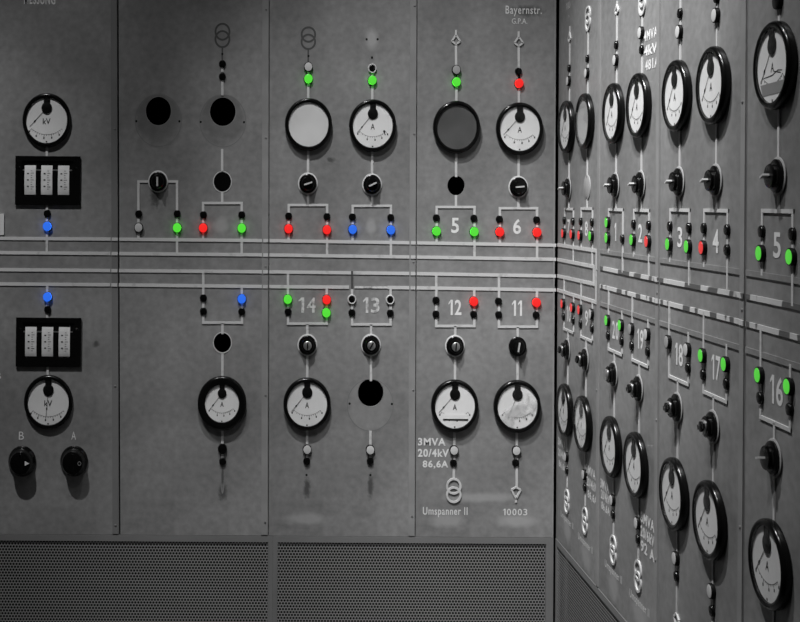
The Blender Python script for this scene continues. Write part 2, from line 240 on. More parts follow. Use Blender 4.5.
LAMPS = [
    ('L', -1.9787, 1.8333, 'blue', 'lit blue lamp below the upper three-scale meter at far left'),
    ('L', -1.975, 1.5605, 'blue', 'lit blue lamp above the lower three-scale meter at far left'),
    ('L', -1.6255, 1.8317, 'white', 'unlit white lamp, leftmost in the row over the busbars on second panel'),
    ('L', -1.4764, 1.8322, 'green', 'lit green lamp on right leg below the upright lever switch'),
    ('L', -1.3759, 1.8323, 'red', 'lit red lamp on second panel, only red one there'),
    ('L', -1.2267, 1.8328, 'green', 'lit green lamp right of the red lamp on second panel'),
    ('L', -1.2242, 1.5592, 'blue', 'lit blue lamp below the busbars on the second panel'),
    ('L', -1.2935, 0.9798, 'black', 'unlit black lamp under the thick-rimmed ammeter on second panel'),
    ('L', -0.9739, 2.4601, 'white', 'unlit white lamp above the milky blank gauge'),
    ('L', -0.7258, 2.4562, 'dark', 'unlit dark lamp with bright glint below the pale oval patch'),
    ('L', -0.9735, 2.4135, 'green', 'lit green lamp directly above the milky blank gauge'),
    ('L', -0.7254, 2.4101, 'green', 'lit green lamp above the upper ammeter right of the milky gauge'),
    ('L', -1.0456, 1.832, 'red', 'lit red lamp on left leg below the milky blank gauge'),
    ('L', -0.897, 1.8294, 'red', 'lit red lamp on right leg below the milky blank gauge'),
    ('L', -0.7972, 1.8318, 'blue', 'lit blue lamp, left of the blue pair over the busbars'),
    ('L', -0.6488, 1.8307, 'blue', 'lit blue lamp, right of the blue pair over the busbars'),
    ('L', -1.046, 1.5591, 'green', 'lit green lamp left of number 14'),
    ('L', -0.8956, 1.5588, 'red', 'lit red lamp right of number 14'),
    ('L', -0.8963, 1.5082, 'green', 'lit green lamp under the red lamp right of number 14'),
    ('L', -0.7977, 1.5603, 'dark', 'dark lamp with pale ring left of number 13'),
    ('L', -0.6494, 1.56, 'dark', 'dark lamp with pale ring right of number 13'),
    ('L', -0.9661, 0.9798, 'white', 'unlit white lamp below the ammeter in the number 14 column'),
    ('L', -0.7219, 0.98, 'white', 'unlit white lamp below the round hole in the number 13 column'),
    ('L', -0.3987, 2.4069, 'green', 'lit green lamp above the dark blank gauge'),
    ('L', -0.1552, 2.4038, 'red', 'lit red lamp below the arrow under the Bayernstr inscription'),
    ('L', -0.4717, 1.8276, 'green', 'lit green lamp left of number 5 on the left wall'),
    ('L', -0.3255, 1.8265, 'green', 'lit green lamp right of number 5 on the left wall'),
    ('L', -0.2262, 1.8266, 'red', 'lit red lamp left of number 6'),
    ('L', -0.0815, 1.8262, 'red', 'lit red lamp right of number 6'),
    ('L', -0.3252, 1.5564, 'red', 'lit red lamp right of number 12'),
    ('L', -0.0821, 1.5545, 'red', 'lit red lamp right of number 11'),
    ('L', -0.3978, 0.9804, 'white', 'unlit white lamp beside the 20/4kV inscription on the left wall'),
    ('L', -0.1562, 0.981, 'white', 'unlit white lamp above the downward arrow and number 10003'),
    ('L', -0.3994, 2.4539, 'grey', 'unlit grey lamp above the green lamp over the dark blank gauge'),
    ('R', 0.1059, 1.8261, 'flat_red', 'lit red lamp left of number 7'),
    ('R', 0.2247, 1.8267, 'flat_red', 'lit red lamp right of number 7'),
    ('R', 0.3268, 1.826, 'flat_red', 'lit red lamp left of number 8'),
    ('R', 0.4642, 1.8285, 'flat_green', 'lit green lamp right of number 8'),
    ('R', 0.6488, 1.8789, 'flat_green', 'upper of two lit green lamps left of number 1'),
    ('R', 0.6488, 1.8286, 'flat_green', 'lower of two lit green lamps left of number 1'),
    ('R', 0.9013, 1.8314, 'flat_green', 'lit green lamp left of number 2'),
    ('R', 1.036, 1.8316, 'flat_red', 'lit red lamp right of number 2'),
    ('R', 1.209, 1.8308, 'flat_green', 'lit green lamp left of number 3'),
    ('R', 1.3491, 1.8304, 'flat_green', 'lit green lamp right of number 3'),
    ('R', 1.4501, 1.8317, 'flat_red', 'lit red lamp left of number 4'),
    ('R', 1.7851, 1.8341, 'flat_green', 'lit green lamp left of number 5 at the right edge'),
    ('R', 1.9318, 1.8337, 'flat_green', 'lit green lamp right of number 5 at the right edge'),
    ('R', 0.1023, 1.5592, 'flat_red', 'lit red lamp left of number 10'),
    ('R', 0.2348, 1.5576, 'flat_red', 'lit red lamp right of number 10'),
    ('R', 0.3304, 1.5592, 'flat_red', 'lit red lamp left of number 9'),
    ('R', 0.4712, 1.5587, 'white', 'unlit white lamp right of number 9'),
    ('R', 0.6532, 1.5569, 'flat_green', 'lit green lamp left of number 20'),
    ('R', 0.7928, 1.557, 'flat_green', 'lit green lamp right of number 20'),
    ('R', 0.8905, 1.5567, 'grey', 'unlit lamp left of number 19'),
    ('R', 1.0339, 1.5576, 'white', 'unlit white lamp right of number 19'),
    ('R', 1.205, 1.5576, 'grey', 'unlit lamp left of number 18'),
    ('R', 1.3477, 1.5553, 'white', 'unlit pale lamp right of number 18'),
    ('R', 1.4502, 1.5544, 'flat_green', 'lit green lamp left of number 17'),
    ('R', 1.5942, 1.5537, 'flat_green', 'lit green lamp right of number 17'),
    ('R', 1.7811, 1.5568, 'flat_green', 'lit green lamp left of number 16'),
    ('R', 1.9239, 1.5552, 'flat_green', 'lit green lamp right of number 16'),
    ('R', 0.161, 2.3979, 'white', 'unlit pale lamp above the gauge in the number 7 column'),
    ('R', 0.3983, 2.4004, 'white', 'unlit pale lamp above the gauge in the number 8 column'),
    ('R', 0.7223, 2.4062, 'white', 'unlit pale lamp above the gauge in the number 1 column'),
    ('R', 0.9658, 2.4584, 'white', 'unlit pale lamp above the gauge in the number 2 column'),
    ('R', 1.2769, 2.4147, 'white', 'unlit pale lamp above the gauge in the number 3 column'),
    ('R', 1.5251, 2.4189, 'white', 'unlit pale lamp above the gauge in the number 4 column'),
    ('R', 1.864, 2.3954, 'black', 'unlit dark lamp above the right-edge gauge, cut by the top of the picture'),
    ('R', 0.1617, 0.9943, 'white', 'unlit pale lamp below the ammeter in the number 10 column'),
    ('R', 0.3973, 0.9868, 'white', 'unlit pale lamp below the ammeter in the number 9 column'),
    ('R', 0.7167, 0.9842, 'white', 'unlit pale lamp below the ammeter in the number 20 column'),
    ('R', 0.9577, 0.9805, 'white', 'unlit pale lamp below the ammeter in the number 19 column'),
    ('R', 1.2724, 0.9766, 'white', 'unlit pale lamp below the ammeter in the number 18 column'),
    ('R', 1.5154, 0.9729, 'white', 'unlit pale lamp below the ammeter in the number 17 column'),
]
CAPS = [
    ('L', -1.9796, 1.8827, 'small black round cap above the upper blue lamp at far left'),
    ('L', -1.9745, 1.5113, 'small black round cap below the lower blue lamp at far left'),
    ('L', -1.3072, 2.4688, 'small black round cap nearest the faded double ring on second panel'),
    ('L', -1.3071, 2.4195, 'small black round cap just above the second panel right-hand hole'),
    ('L', -1.6262, 1.8846, 'small black round cap above the white lamp on second panel'),
    ('L', -1.477, 1.8859, 'small black round cap above the green lamp under the upright lever'),
    ('L', -1.3757, 1.8829, 'small black round cap above the red lamp on second panel'),
    ('L', -1.2272, 1.8842, 'small black round cap above the green lamp at right of second panel'),
    ('L', -1.3727, 1.5609, 'small black round cap upper of two left of the second panel blue lamp'),
    ('L', -1.3722, 1.5096, 'small black round cap lower of two left of the second panel blue lamp'),
    ('L', -1.2238, 1.5092, 'small black round cap below the second panel blue lamp'),
    ('L', -1.2923, 0.9297, 'small black round cap below the black lamp under the thick-rimmed ammeter'),
    ('L', -1.0453, 1.8811, 'small black round cap above the left red lamp under the milky gauge'),
    ('L', -0.8966, 1.88, 'small black round cap above the right red lamp under the milky gauge'),
    ('L', -0.7982, 1.8793, 'small black round cap above the left blue lamp of the pair'),
    ('L', -0.6493, 1.8783, 'small black round cap above the right blue lamp of the pair'),
    ('L', -1.0444, 1.5099, 'small black round cap under the green lamp left of number 14'),
    ('L', -0.7971, 1.5087, 'small black round cap lower left of number 13'),
    ('L', -0.648, 1.5084, 'small black round cap lower right of number 13'),
    ('L', -0.9672, 0.9335, 'small black round cap under the white lamp in the number 14 column'),
    ('L', -0.7214, 0.936, 'small black round cap under the white lamp in the number 13 column'),
    ('L', -0.4722, 1.879, 'small black round cap above the green lamp left of left-wall number 5'),
    ('L', -0.3263, 1.8787, 'small black round cap above the green lamp right of left-wall number 5'),
    ('L', -0.2273, 1.8757, 'small black round cap above the red lamp left of number 6'),
    ('L', -0.0829, 1.8746, 'small black round cap above the red lamp right of number 6'),
    ('L', -0.4714, 1.5597, 'small black round cap upper left of number 12'),
    ('L', -0.471, 1.5059, 'small black round cap lower left of number 12'),
    ('L', -0.3245, 1.5063, 'small black round cap under the red lamp right of number 12'),
    ('L', -0.2287, 1.5578, 'small black round cap upper left of number 11'),
    ('L', -0.2275, 1.5056, 'small black round cap lower left of number 11'),
    ('L', -0.0821, 1.5059, 'small black round cap under the red lamp right of number 11'),
    ('L', -0.157, 2.4506, 'small black round cap above the red lamp under the Bayernstr arrow'),
    ('L', -0.399, 0.9302, 'small black round cap above the bright double ring on the left wall'),
    ('L', -0.1578, 0.9331, 'small black round cap above the downward arrow over 10003'),
    ('R', 0.1059, 1.875, 'small black round cap upper left of number 7'),
    ('R', 0.2247, 1.8737, 'small black round cap upper right of number 7'),
    ('R', 0.3268, 1.8755, 'small black round cap upper left of number 8'),
    ('R', 0.4642, 1.8753, 'small black round cap upper right of number 8'),
    ('R', 0.9013, 1.8791, 'small black round cap upper left of number 2'),
    ('R', 1.036, 1.8787, 'small black round cap upper right of number 2'),
    ('R', 1.209, 1.8804, 'small black round cap upper left of number 3'),
    ('R', 1.3491, 1.8799, 'small black round cap upper right of number 3'),
    ('R', 1.4501, 1.8815, 'small black round cap upper left of number 4'),
    ('R', 1.5952, 1.8817, 'small black round cap upper right of number 4'),
    ('R', 1.7851, 1.8836, 'small black round cap upper left of number 5 at the right edge'),
    ('R', 1.9318, 1.8826, 'small black round cap upper right of number 5 at the right edge'),
    ('R', 0.7944, 1.8303, 'small black round cap right of number 1'),
    ('R', 1.5952, 1.8328, 'small black round cap lower of two right of number 4'),
    ('R', 0.1023, 1.5106, 'small black round cap lower left of number 10'),
    ('R', 0.2348, 1.5112, 'small black round cap lower right of number 10'),
    ('R', 0.3304, 1.5082, 'small black round cap lower left of number 9'),
    ('R', 0.4712, 1.509, 'small black round cap lower right of number 9'),
    ('R', 0.6532, 1.5069, 'small black round cap lower left of number 20'),
    ('R', 0.7928, 1.5074, 'small black round cap lower right of number 20'),
    ('R', 0.8905, 1.5051, 'small black round cap lower left of number 19'),
    ('R', 1.0339, 1.5068, 'small black round cap lower right of number 19'),
    ('R', 1.4502, 1.5054, 'small black round cap lower left of number 17'),
    ('R', 1.5942, 1.506, 'small black round cap lower right of number 17'),
    ('R', 1.7811, 1.5054, 'small black round cap lower left of number 16'),
    ('R', 1.9239, 1.5062, 'small black round cap lower right of number 16'),
    ('R', 1.3477, 1.507, 'small black round cap lower right of number 18'),
    ('R', 0.161, 2.4454, 'small black round cap above the gauge in the number 7 column'),
    ('R', 0.3983, 2.4516, 'small black round cap above the gauge in the number 8 column'),
    ('R', 0.7223, 2.4551, 'small black round cap above the gauge in the number 1 column'),
    ('R', 0.9658, 2.4074, 'small black round cap above the gauge in the number 2 column'),
    ('R', 1.2769, 2.465, 'small black round cap above the gauge in the number 3 column'),
    ('R', 1.5251, 2.4631, 'small black round cap above the gauge in the number 4 column'),
    ('R', 0.1617, 0.9434, 'small black round cap under the pale lamp in the number 10 column'),
    ('R', 0.3973, 0.9416, 'small black round cap under the pale lamp in the number 9 column'),
    ('R', 0.7167, 0.9371, 'small black round cap under the pale lamp in the number 20 column'),
    ('R', 0.9577, 0.9325, 'small black round cap under the pale lamp in the number 19 column'),
    ('R', 1.2724, 0.9279, 'small black round cap under the pale lamp in the number 18 column'),
    ('R', 1.5154, 0.924, 'small black round cap under the pale lamp in the number 17 column'),
]
GAUGES = [
    ('L', -1.9847, 2.2434, 'kV', -45, 'upper kV voltmeter at far left, above the three-scale meter'),
    ('L', -1.967, 1.1545, 'kV', -5, 'lower kV voltmeter at far left, needle pointing straight down'),
    ('L', -0.9718, 2.2361, 'milky', 0, 'round gauge with blank milky white face in the column above 14'),
    ('L', -0.7233, 2.2337, 'A_dot', -42, 'upper ammeter beside the milky blank gauge, above the two blue lamps'),
    ('L', -0.3979, 2.2309, 'dark', 0, 'round gauge with empty dark grey face above left-wall number 5'),
    ('L', -0.1536, 2.2269, 'A', -45, 'upper ammeter above number 6, below the red lamp'),
    ('L', -1.2964, 1.1564, 'thick', -40, 'ammeter with extra thick black rim on the second panel'),
    ('L', -0.9682, 1.1558, 'A', -42, 'lower ammeter below number 14'),
    ('L', -0.3975, 1.1527, 'A_label', -44, 'lower ammeter below number 12 with straight scale plate on its dial'),
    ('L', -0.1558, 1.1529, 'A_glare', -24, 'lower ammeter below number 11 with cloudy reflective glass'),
    ('R', 0.161, 2.2261, 'A', -38, 'ammeter above number 7 on the right wall'),
    ('R', 0.3983, 2.2311, 'blank', -38, 'round gauge with blank grey face above number 8 on the right wall'),
    ('R', 0.7223, 2.2338, 'A', -38, 'ammeter above number 1 on the right wall'),
    ('R', 0.9658, 2.2389, 'A', -38, 'ammeter above number 2 on the right wall'),
    ('R', 1.2769, 2.2396, 'A', -38, 'ammeter above number 3 on the right wall'),
    ('R', 1.5251, 2.2428, 'A', -38, 'ammeter above number 4 on the right wall'),
    ('R', 1.864, 2.2521, 'A_band', -38, 'ammeter with grey band on its dial above number 5 at the right edge'),
    ('R', 0.1617, 1.1682, 'A', -40, 'ammeter below number 10 on the right wall'),
    ('R', 0.3973, 1.1651, 'A', -40, 'ammeter below number 9 on the right wall'),
    ('R', 0.7167, 1.1559, 'A', -40, 'ammeter below number 20 on the right wall'),
    ('R', 0.9577, 1.1555, 'A', -40, 'ammeter below number 19 on the right wall'),
    ('R', 1.2724, 1.1519, 'A', -40, 'ammeter below number 18 on the right wall'),
    ('R', 1.5154, 1.1511, 'A', -40, 'ammeter below number 17 on the right wall'),
    ('R', 1.8497, 1.1508, 'A', -40, 'ammeter below number 16 on the right wall'),
]
HOLES = [
    ('L', 1, -1.554, 2.2837, 0.048888, 0.055096),
    ('L', 1, -1.3043, 2.2833, 0.04966400000000001, 0.055484000000000006),
    ('L', 2, -0.7215, 1.1989, 0.049276, 0.05432),
]
GHOSTS = [
    ('L', 1, -1.5536, 2.2469, 0.08924, 0.10088000000000001),
    ('L', 1, -1.3039, 2.2472, 0.08924, 0.10088000000000001),
    ('L', 2, -0.7231, 1.1517, 0.08924, 0.10010400000000001),
]
DOTS = [
    ('L', 1, -1.6392, 2.2434),
    ('L', 1, -1.4722, 2.2445),
    ('L', 1, -1.3896, 2.2429),
    ('L', 1, -1.2217, 2.2433),
    ('L', 1, -1.3083, 2.5074),
    ('L', 2, -0.803, 1.1565),
    ('L', 2, -0.639, 1.1562),
    ('L', 2, -0.7267, 2.499),
    ('L', 2, -0.9739, 2.5029),
    ('L', 2, -0.7483, 2.57),
    ('L', 2, -0.7055, 2.5704),
    ('L', 2, -0.9676, 0.8795),
    ('L', 2, -0.7202, 0.8812),
]
SPOTS = [
    ('L', 3, -0.287, 0.7992, 0.17072, 0.023280000000000002, 'pale2'),
    ('L', 2, -0.7515, 0.7343, 0.05432, 0.03104, 'dark2'),
    ('L', 2, -0.7281, 2.571, 0.029488, 0.050440000000000006, 'pale'),
    ('L', 3, -0.1506, 0.7074, 0.097, 0.0291, 'pale'),
    ('L', 3, -0.422, 0.7056, 0.0776, 0.03492, 'pale2'),
    ('L', 3, -0.1209, 2.6863, 0.06984, 0.025220000000000003, 'dark'),
    ('L', 2, -0.9642, 0.7097, 0.10088000000000001, 0.02716, 'pale2'),
    ('L', 2, -0.9653, 0.8293, 0.01552, 0.050440000000000006, 'dark'),
    ('L', 2, -0.7198, 0.8387, 0.01358, 0.05432, 'dark'),
    ('L', 1, -1.2916, 0.8116, 0.02134, 0.0388, 'dark'),
    ('L', 1, -1.2922, 0.8733, 0.006208000000000001, 0.050440000000000006, 'dark'),
    ('L', 1, -1.5639, 1.9501, 0.023280000000000002, 0.050440000000000006, 'dark'),
    ('L', 1, -1.3072, 1.8399, 0.03492, 0.04268, 'pale2'),
    ('L', 2, -0.8828, 2.0996, 0.0194, 0.011640000000000001, 'dark'),
    ('L', 2, -0.7254, 1.841, 0.023280000000000002, 0.0388, 'pale2'),
    ('L', 0, -1.7865, 1.3794, 0.01552, 0.01552, 'dark'),
    ('R', 0, 0.1671, 0.7199, 0.06, 0.05, 'pale2'),
    ('R', 0, 0.4074, 0.7044, 0.06, 0.05, 'pale2'),
    ('R', 1, 0.7166, 0.701, 0.07, 0.06, 'pale2'),
    ('R', 1, 0.9712, 0.7095, 0.07, 0.05, 'pale2'),
]
SCREWS = [
    ('L', 0, -1.7214, 2.2124),
    ('L', 0, -1.7103, 1.2177),
    ('L', 0, -1.7037, 0.6816),
    ('L', 1, -1.139, 2.6821),
    ('L', 1, -1.1358, 2.1828),
    ('L', 1, -1.1326, 1.6845),
    ('L', 1, -1.129, 1.1873),
    ('L', 1, -1.1266, 0.697),
    ('L', 2, -0.563, 2.7014),
    ('L', 2, -0.5604, 2.2035),
    ('L', 2, -0.5598, 1.7067),
    ('L', 2, -0.5576, 1.211),
    ('L', 2, -0.5582, 0.724),
    ('R', 0, 0.5285, 1.7146),
    ('R', 0, 0.5309, 1.3069),
    ('R', 1, 1.1127, 1.6863),
    ('R', 1, 1.111, 1.321),
    ('R', 1, 1.1131, 0.9201),
    ('R', 2, 1.6809, 2.1874),
    ('R', 2, 1.6835, 1.695),
    ('R', 2, 1.6781, 1.1818),
]
METERS = [
    ('L', -1.9782, 2.0101, 'upper black meter with three white scales at far left, below the kV dial'),
    ('L', -1.9688, 1.3856, 'lower black meter with three white scales at far left, above the kV dial'),
]
BIGKNOBS = [
    ('L', -2.0661, 0.9256, 'large black rotary knob under the letter B, with white pointer mark', True),
    ('L', -1.8662, 0.9278, 'large black rotary knob under the letter A', False),
]
PLATE = (-2.2092, -2.1457, 1.798, 1.8806)  # u0, u1, z0, z1
GRILLE_U = [-2.62, -1.0949, -.006]
GRILLE_STILE = 0.0186; GRILLE_END = -0.0347; GRILLE_TOP = 0.6195
CAM_POS = (-1.12738, -4.30000, 1.95)
CAM_R = [[0.999939, -0.008698, -0.006821], [0.008762, 0.999917, 0.009418], [0.006739, -0.009477, 0.999932]]
FOCAL_PX = 1108.725; PRINCIPAL = (275.202, 187.568)

# ------------------------------------------------------------------ materials
def nodes(name):
    m = bpy.data.materials.new(name); m.use_nodes = True
    nt = m.node_tree; b = nt.nodes['Principled BSDF']
    return m, nt, b
def plain(name, col, rough=.5, metal=0, spec=.5, emit=0, ecol=None):
    m, nt, b = nodes(name)
    c = (col, col, col, 1) if not isinstance(col, tuple) else (*col, 1)
    b.inputs['Base Color'].default_value = c
    b.inputs['Roughness'].default_value = rough; b.inputs['Metallic'].default_value = metal
    b.inputs['Specular IOR Level'].default_value = spec
    if emit:
        b.inputs['Emission Color'].default_value = (*(ecol or col), 1); b.inputs['Emission Strength'].default_value = emit
    return m
def noisy(name, c0, c1, scale, detail=4, rough=.5, lo=.35, hi=.65, bump=0, stretch=(1, 1, 1), spec=.4, second=None):
    """two greys mixed by object-space noise"""
    m, nt, b = nodes(name)
    tc = nt.nodes.new('ShaderNodeTexCoord'); mp = nt.nodes.new('ShaderNodeMapping'); mp.inputs['Scale'].default_value = stretch
    n = nt.nodes.new('ShaderNodeTexNoise'); n.inputs['Scale'].default_value = scale; n.inputs['Detail'].default_value = detail
    r = nt.nodes.new('ShaderNodeValToRGB'); r.color_ramp.elements[0].position = lo; r.color_ramp.elements[1].position = hi
    r.color_ramp.elements[0].color = (c0, c0, c0, 1); r.color_ramp.elements[1].color = (c1, c1, c1, 1)
    nt.links.new(tc.outputs['Object'], mp.inputs['Vector']); nt.links.new(mp.outputs['Vector'], n.inputs['Vector'])
    nt.links.new(n.outputs['Fac'], r.inputs['Fac'])
    last = r.outputs['Color']
    if second:                                   # finer grain multiplied on top
        s2, a, bb = second
        n2 = nt.nodes.new('ShaderNodeTexNoise'); n2.inputs['Scale'].default_value = s2; n2.inputs['Detail'].default_value = 5
        mr = nt.nodes.new('ShaderNodeMapRange'); mr.inputs['From Min'].default_value = .3; mr.inputs['From Max'].default_value = .7
        mr.inputs['To Min'].default_value = a; mr.inputs['To Max'].default_value = bb
        mx = nt.nodes.new('ShaderNodeMix'); mx.data_type = 'RGBA'; mx.blend_type = 'MULTIPLY'; mx.inputs['Factor'].default_value = 1
        nt.links.new(tc.outputs['Object'], n2.inputs['Vector']); nt.links.new(n2.outputs['Fac'], mr.inputs['Value'])
        nt.links.new(last, mx.inputs['A']); nt.links.new(mr.outputs['Result'], mx.inputs['B']); last = mx.outputs['Result']
    nt.links.new(last, b.inputs['Base Color'])
    b.inputs['Roughness'].default_value = rough; b.inputs['Specular IOR Level'].default_value = spec
    if bump:
        bp = nt.nodes.new('ShaderNodeBump'); bp.inputs['Strength'].default_value = bump; bp.inputs['Distance'].default_value = .002
        nt.links.new(n.outputs['Fac'], bp.inputs['Height']); nt.links.new(bp.outputs['Normal'], b.inputs['Normal'])
    return m
def soft(name, col, alpha, scale=40, rag=.9):
    """the panel paint, faded or stained towards another grey inside a ragged outline (attribute rad: 0 centre, 1 rim)"""
    m = noisy(name, *PANEL_PAINT[0], **PANEL_PAINT[1]); nt = m.node_tree; b = nt.nodes['Principled BSDF']
    base = b.inputs['Base Color'].links[0].from_socket
    at = nt.nodes.new('ShaderNodeAttribute'); at.attribute_name = 'rad'
    tc = nt.nodes.new('ShaderNodeTexCoord')
    n = nt.nodes.new('ShaderNodeTexNoise'); n.inputs['Scale'].default_value = scale; n.inputs['Detail'].default_value = 5
    nt.links.new(tc.outputs['Object'], n.inputs['Vector'])
    ad = nt.nodes.new('ShaderNodeMath'); ad.operation = 'MULTIPLY_ADD'; ad.inputs[1].default_value = rag
    nt.links.new(n.outputs['Fac'], ad.inputs[0]); nt.links.new(at.outputs['Fac'], ad.inputs[2])
    mr = nt.nodes.new('ShaderNodeMapRange'); mr.inputs['From Min'].default_value = .3 + rag * .5; mr.inputs['From Max'].default_value = .78 + rag * .5
    mr.inputs['To Min'].default_value = alpha; mr.inputs['To Max'].default_value = 0
    mx = nt.nodes.new('ShaderNodeMix'); mx.data_type = 'RGBA'; mx.inputs['B'].default_value = (col, col, col, 1)
    nt.links.new(ad.outputs[0], mr.inputs['Value']); nt.links.new(mr.outputs['Result'], mx.inputs['Factor']); nt.links.new(base, mx.inputs['A'])
    nt.links.new(mx.outputs['Result'], b.inputs['Base Color'])
    return m
def glass(name, tint=1.0, painted_glare=0):
    m = bpy.data.materials.new(name); m.use_nodes = True; nt = m.node_tree; nt.nodes.clear()
    o = nt.nodes.new('ShaderNodeOutputMaterial'); t = nt.nodes.new('ShaderNodeBsdfTransparent'); t.inputs['Color'].default_value = (tint, tint, tint, 1)
    g = nt.nodes.new('ShaderNodeBsdfGlossy'); g.inputs['Roughness'].default_value = .06
    lw = nt.nodes.new('ShaderNodeLayerWeight'); lw.inputs['Blend'].default_value = .5
    f = nt.nodes.new('ShaderNodeMath'); f.operation = 'POWER'; f.inputs[1].default_value = 5; f2 = nt.nodes.new('ShaderNodeMath'); f2.operation = 'MULTIPLY_ADD'; f2.inputs[1].default_value = .7; f2.inputs[2].default_value = .035
    nt.links.new(lw.outputs['Facing'], f.inputs[0]); nt.links.new(f.outputs[0], f2.inputs[0]); f = f2
    mx = nt.nodes.new('ShaderNodeMixShader')
    nt.links.new(f.outputs[0], mx.inputs[0]); nt.links.new(t.outputs[0], mx.inputs[1]); nt.links.new(g.outputs[0], mx.inputs[2])
    last = mx
    if painted_glare:
        d = nt.nodes.new('ShaderNodeBsdfDiffuse'); d.inputs['Color'].default_value = (.45, .45, .45, 1)  # reflected glare painted on the glass as grey noise patches
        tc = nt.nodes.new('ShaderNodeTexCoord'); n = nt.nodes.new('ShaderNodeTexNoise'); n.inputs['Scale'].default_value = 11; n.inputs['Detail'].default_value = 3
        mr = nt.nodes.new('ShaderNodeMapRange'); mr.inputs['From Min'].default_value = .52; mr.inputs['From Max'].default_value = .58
        mr.inputs['To Min'].default_value = .015; mr.inputs['To Max'].default_value = painted_glare
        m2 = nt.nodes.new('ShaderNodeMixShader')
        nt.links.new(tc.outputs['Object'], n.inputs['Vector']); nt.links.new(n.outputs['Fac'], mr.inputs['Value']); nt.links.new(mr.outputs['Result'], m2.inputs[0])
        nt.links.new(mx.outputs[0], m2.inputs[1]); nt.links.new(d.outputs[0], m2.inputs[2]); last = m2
    nt.links.new(last.outputs[0], o.inputs[0])
    return m
def perforated(name):
    """steel sheet punched with a staggered pattern of small round holes"""
    m, nt, b = nodes(name)
    b.inputs['Base Color'].default_value = (.2, .2, .2, 1); b.inputs['Roughness'].default_value = .5
    tc = nt.nodes.new('ShaderNodeTexCoord'); sx = nt.nodes.new('ShaderNodeSeparateXYZ'); nt.links.new(tc.outputs['Object'], sx.inputs[0])
    def M(op, a, c=None, d=None):
        n = nt.nodes.new('ShaderNodeMath'); n.operation = op
        for i, v in enumerate((a, c, d)):
            if v is None: continue
            if isinstance(v, (int, float)): n.inputs[i].default_value = v
            else: nt.links.new(v, n.inputs[i])
        return n.outputs[0]
    px, pz = .01164, .01118
    row = M('DIVIDE', sx.outputs['Z'], pz); ri = M('FLOOR', row); odd = M('FLOORED_MODULO', ri, 2.0)
    cx = M('ADD', M('DIVIDE', sx.outputs['X'], px), M('MULTIPLY', odd, .5))
    fx = M('MULTIPLY', M('SUBTRACT', M('FRACT', cx), .5), px); fz = M('MULTIPLY', M('SUBTRACT', M('FRACT', row), .5), pz)
    d = M('SQRT', M('ADD', M('MULTIPLY', fx, fx), M('MULTIPLY', fz, fz)))
    al = M('GREATER_THAN', d, .0046)
    nt.links.new(al, b.inputs['Alpha'])
    return m

M = {}
PANEL_PAINT = ((.148, .205, 3.2, 6), dict(rough=.42, second=(38, .84, 1.13), spec=.35))
M['panel'] = noisy('grey_panel_paint', *PANEL_PAINT[0], **PANEL_PAINT[1])
M['strip'] = noisy('pale_strip_paint', .3, .44, 30, 5, rough=.5, lo=.26, hi=.42, spec=.3)
M['chipped'] = noisy('chipped_strip_paint', .09, .44, 17, 1, rough=.55, lo=.44, hi=.47, stretch=(1, 1, .35), spec=.3)
M['cover'] = noisy('cover_strip_paint', .175, .225, 6, 5, rough=.42, spec=.35); M['ghost'] = plain('old_paint_trace', .06, .6, spec=.2)
M['white'] = noisy('white_lettering', .44, .58, 60, 4, rough=.6, lo=.3, hi=.45, spec=.2)
M['worn'] = noisy('worn_lettering', .24, .5, 55, 4, rough=.6, lo=.36, hi=.52, spec=.2)
M['black'] = plain('black_bakelite', .003, .2, spec=.22)
M['gloss'] = plain('black_gloss', .003, .1, spec=.4)
M['matt'] = plain('black_matt', .004, .4, spec=.12)
M['dial'] = noisy('dial_white', .56, .64, 9, 3, rough=.55, spec=.3)
M['milky'] = noisy('milky_face', .46, .54, 7, 2, rough=.45, spec=.3)
M['greyface'] = noisy('grey_face', .25, .29, 7, 2, rough=.5)
M['darkface'] = noisy('dark_face', .05, .075, 9, 2, rough=.5)
M['ink'] = plain('dial_ink', .012, .6, spec=.2)
M['band'] = plain('dial_band_grey', .2, .6)
M['glass'] = glass('dial_glass'); M['painted_glare'] = glass('painted_glare_glass', 1, .55)
M['meterglass'] = glass('meter_glass')
M['silver'] = plain('worn_silver', .55, .3, metal=.9)
M['metal'] = plain('dull_metal', .4, .4, metal=.7)
M['cabinet'] = plain('cabinet_shade_black', .006, .8, spec=.05)
M['gap'] = plain('dark_gap', .01, .8, spec=.1)
M['frame'] = noisy('grille_frame_paint', .125, .15, 4, 4, rough=.5, spec=.3)
M['perf'] = perforated('perforated_sheet')
M['grillback'] = plain('grille_back', .012, .8, spec=.1)
M['greyplate'] = plain('grey_cover_paint', .26, .5, spec=.2); M['plate'] = plain('pale_plate', .5, .5); M['ghost2'] = plain('faint_trace', .12, .5)
M['lenswhite'] = plain('white_lens', .42, .45, spec=.2); M['lensgrey'] = plain('grey_lens', .26, .45, spec=.2)
M['trace'] = soft('gauge_trace_paint', .07, .5, 20); M['trace2'] = soft('gauge_trace_paint_faint', .26, .25, 20); M['pale'] = soft('pale_patch', .31, .8, 40, .3); M['pale2'] = soft('pale_smudge', .31, .6, 16, .8); M['dark'] = soft('dark_stain', .05, .85, 70); M['dark2'] = soft('dark_smudge', .08, .3, 30)
M['floorm'] = noisy('floor_grey', .1, .14, 6, 4, rough=.6); M['ceil'] = plain('ceiling_grey', .3, .8); M['wall'] = plain('wall_grey', .08, .8)
M['green'] = plain('green_lens', (.01, .03, .01), .3, spec=.15, emit=1.25, ecol=(.07, .56, .032)); M['red'] = plain('red_lens', (.04, .008, .008), .3, spec=.15, emit=1.25, ecol=(.72, .016, .014))
M['blue'] = plain('blue_lens', (.008, .015, .04), .3, spec=.15, emit=1.25, ecol=(.02, .115, .62))
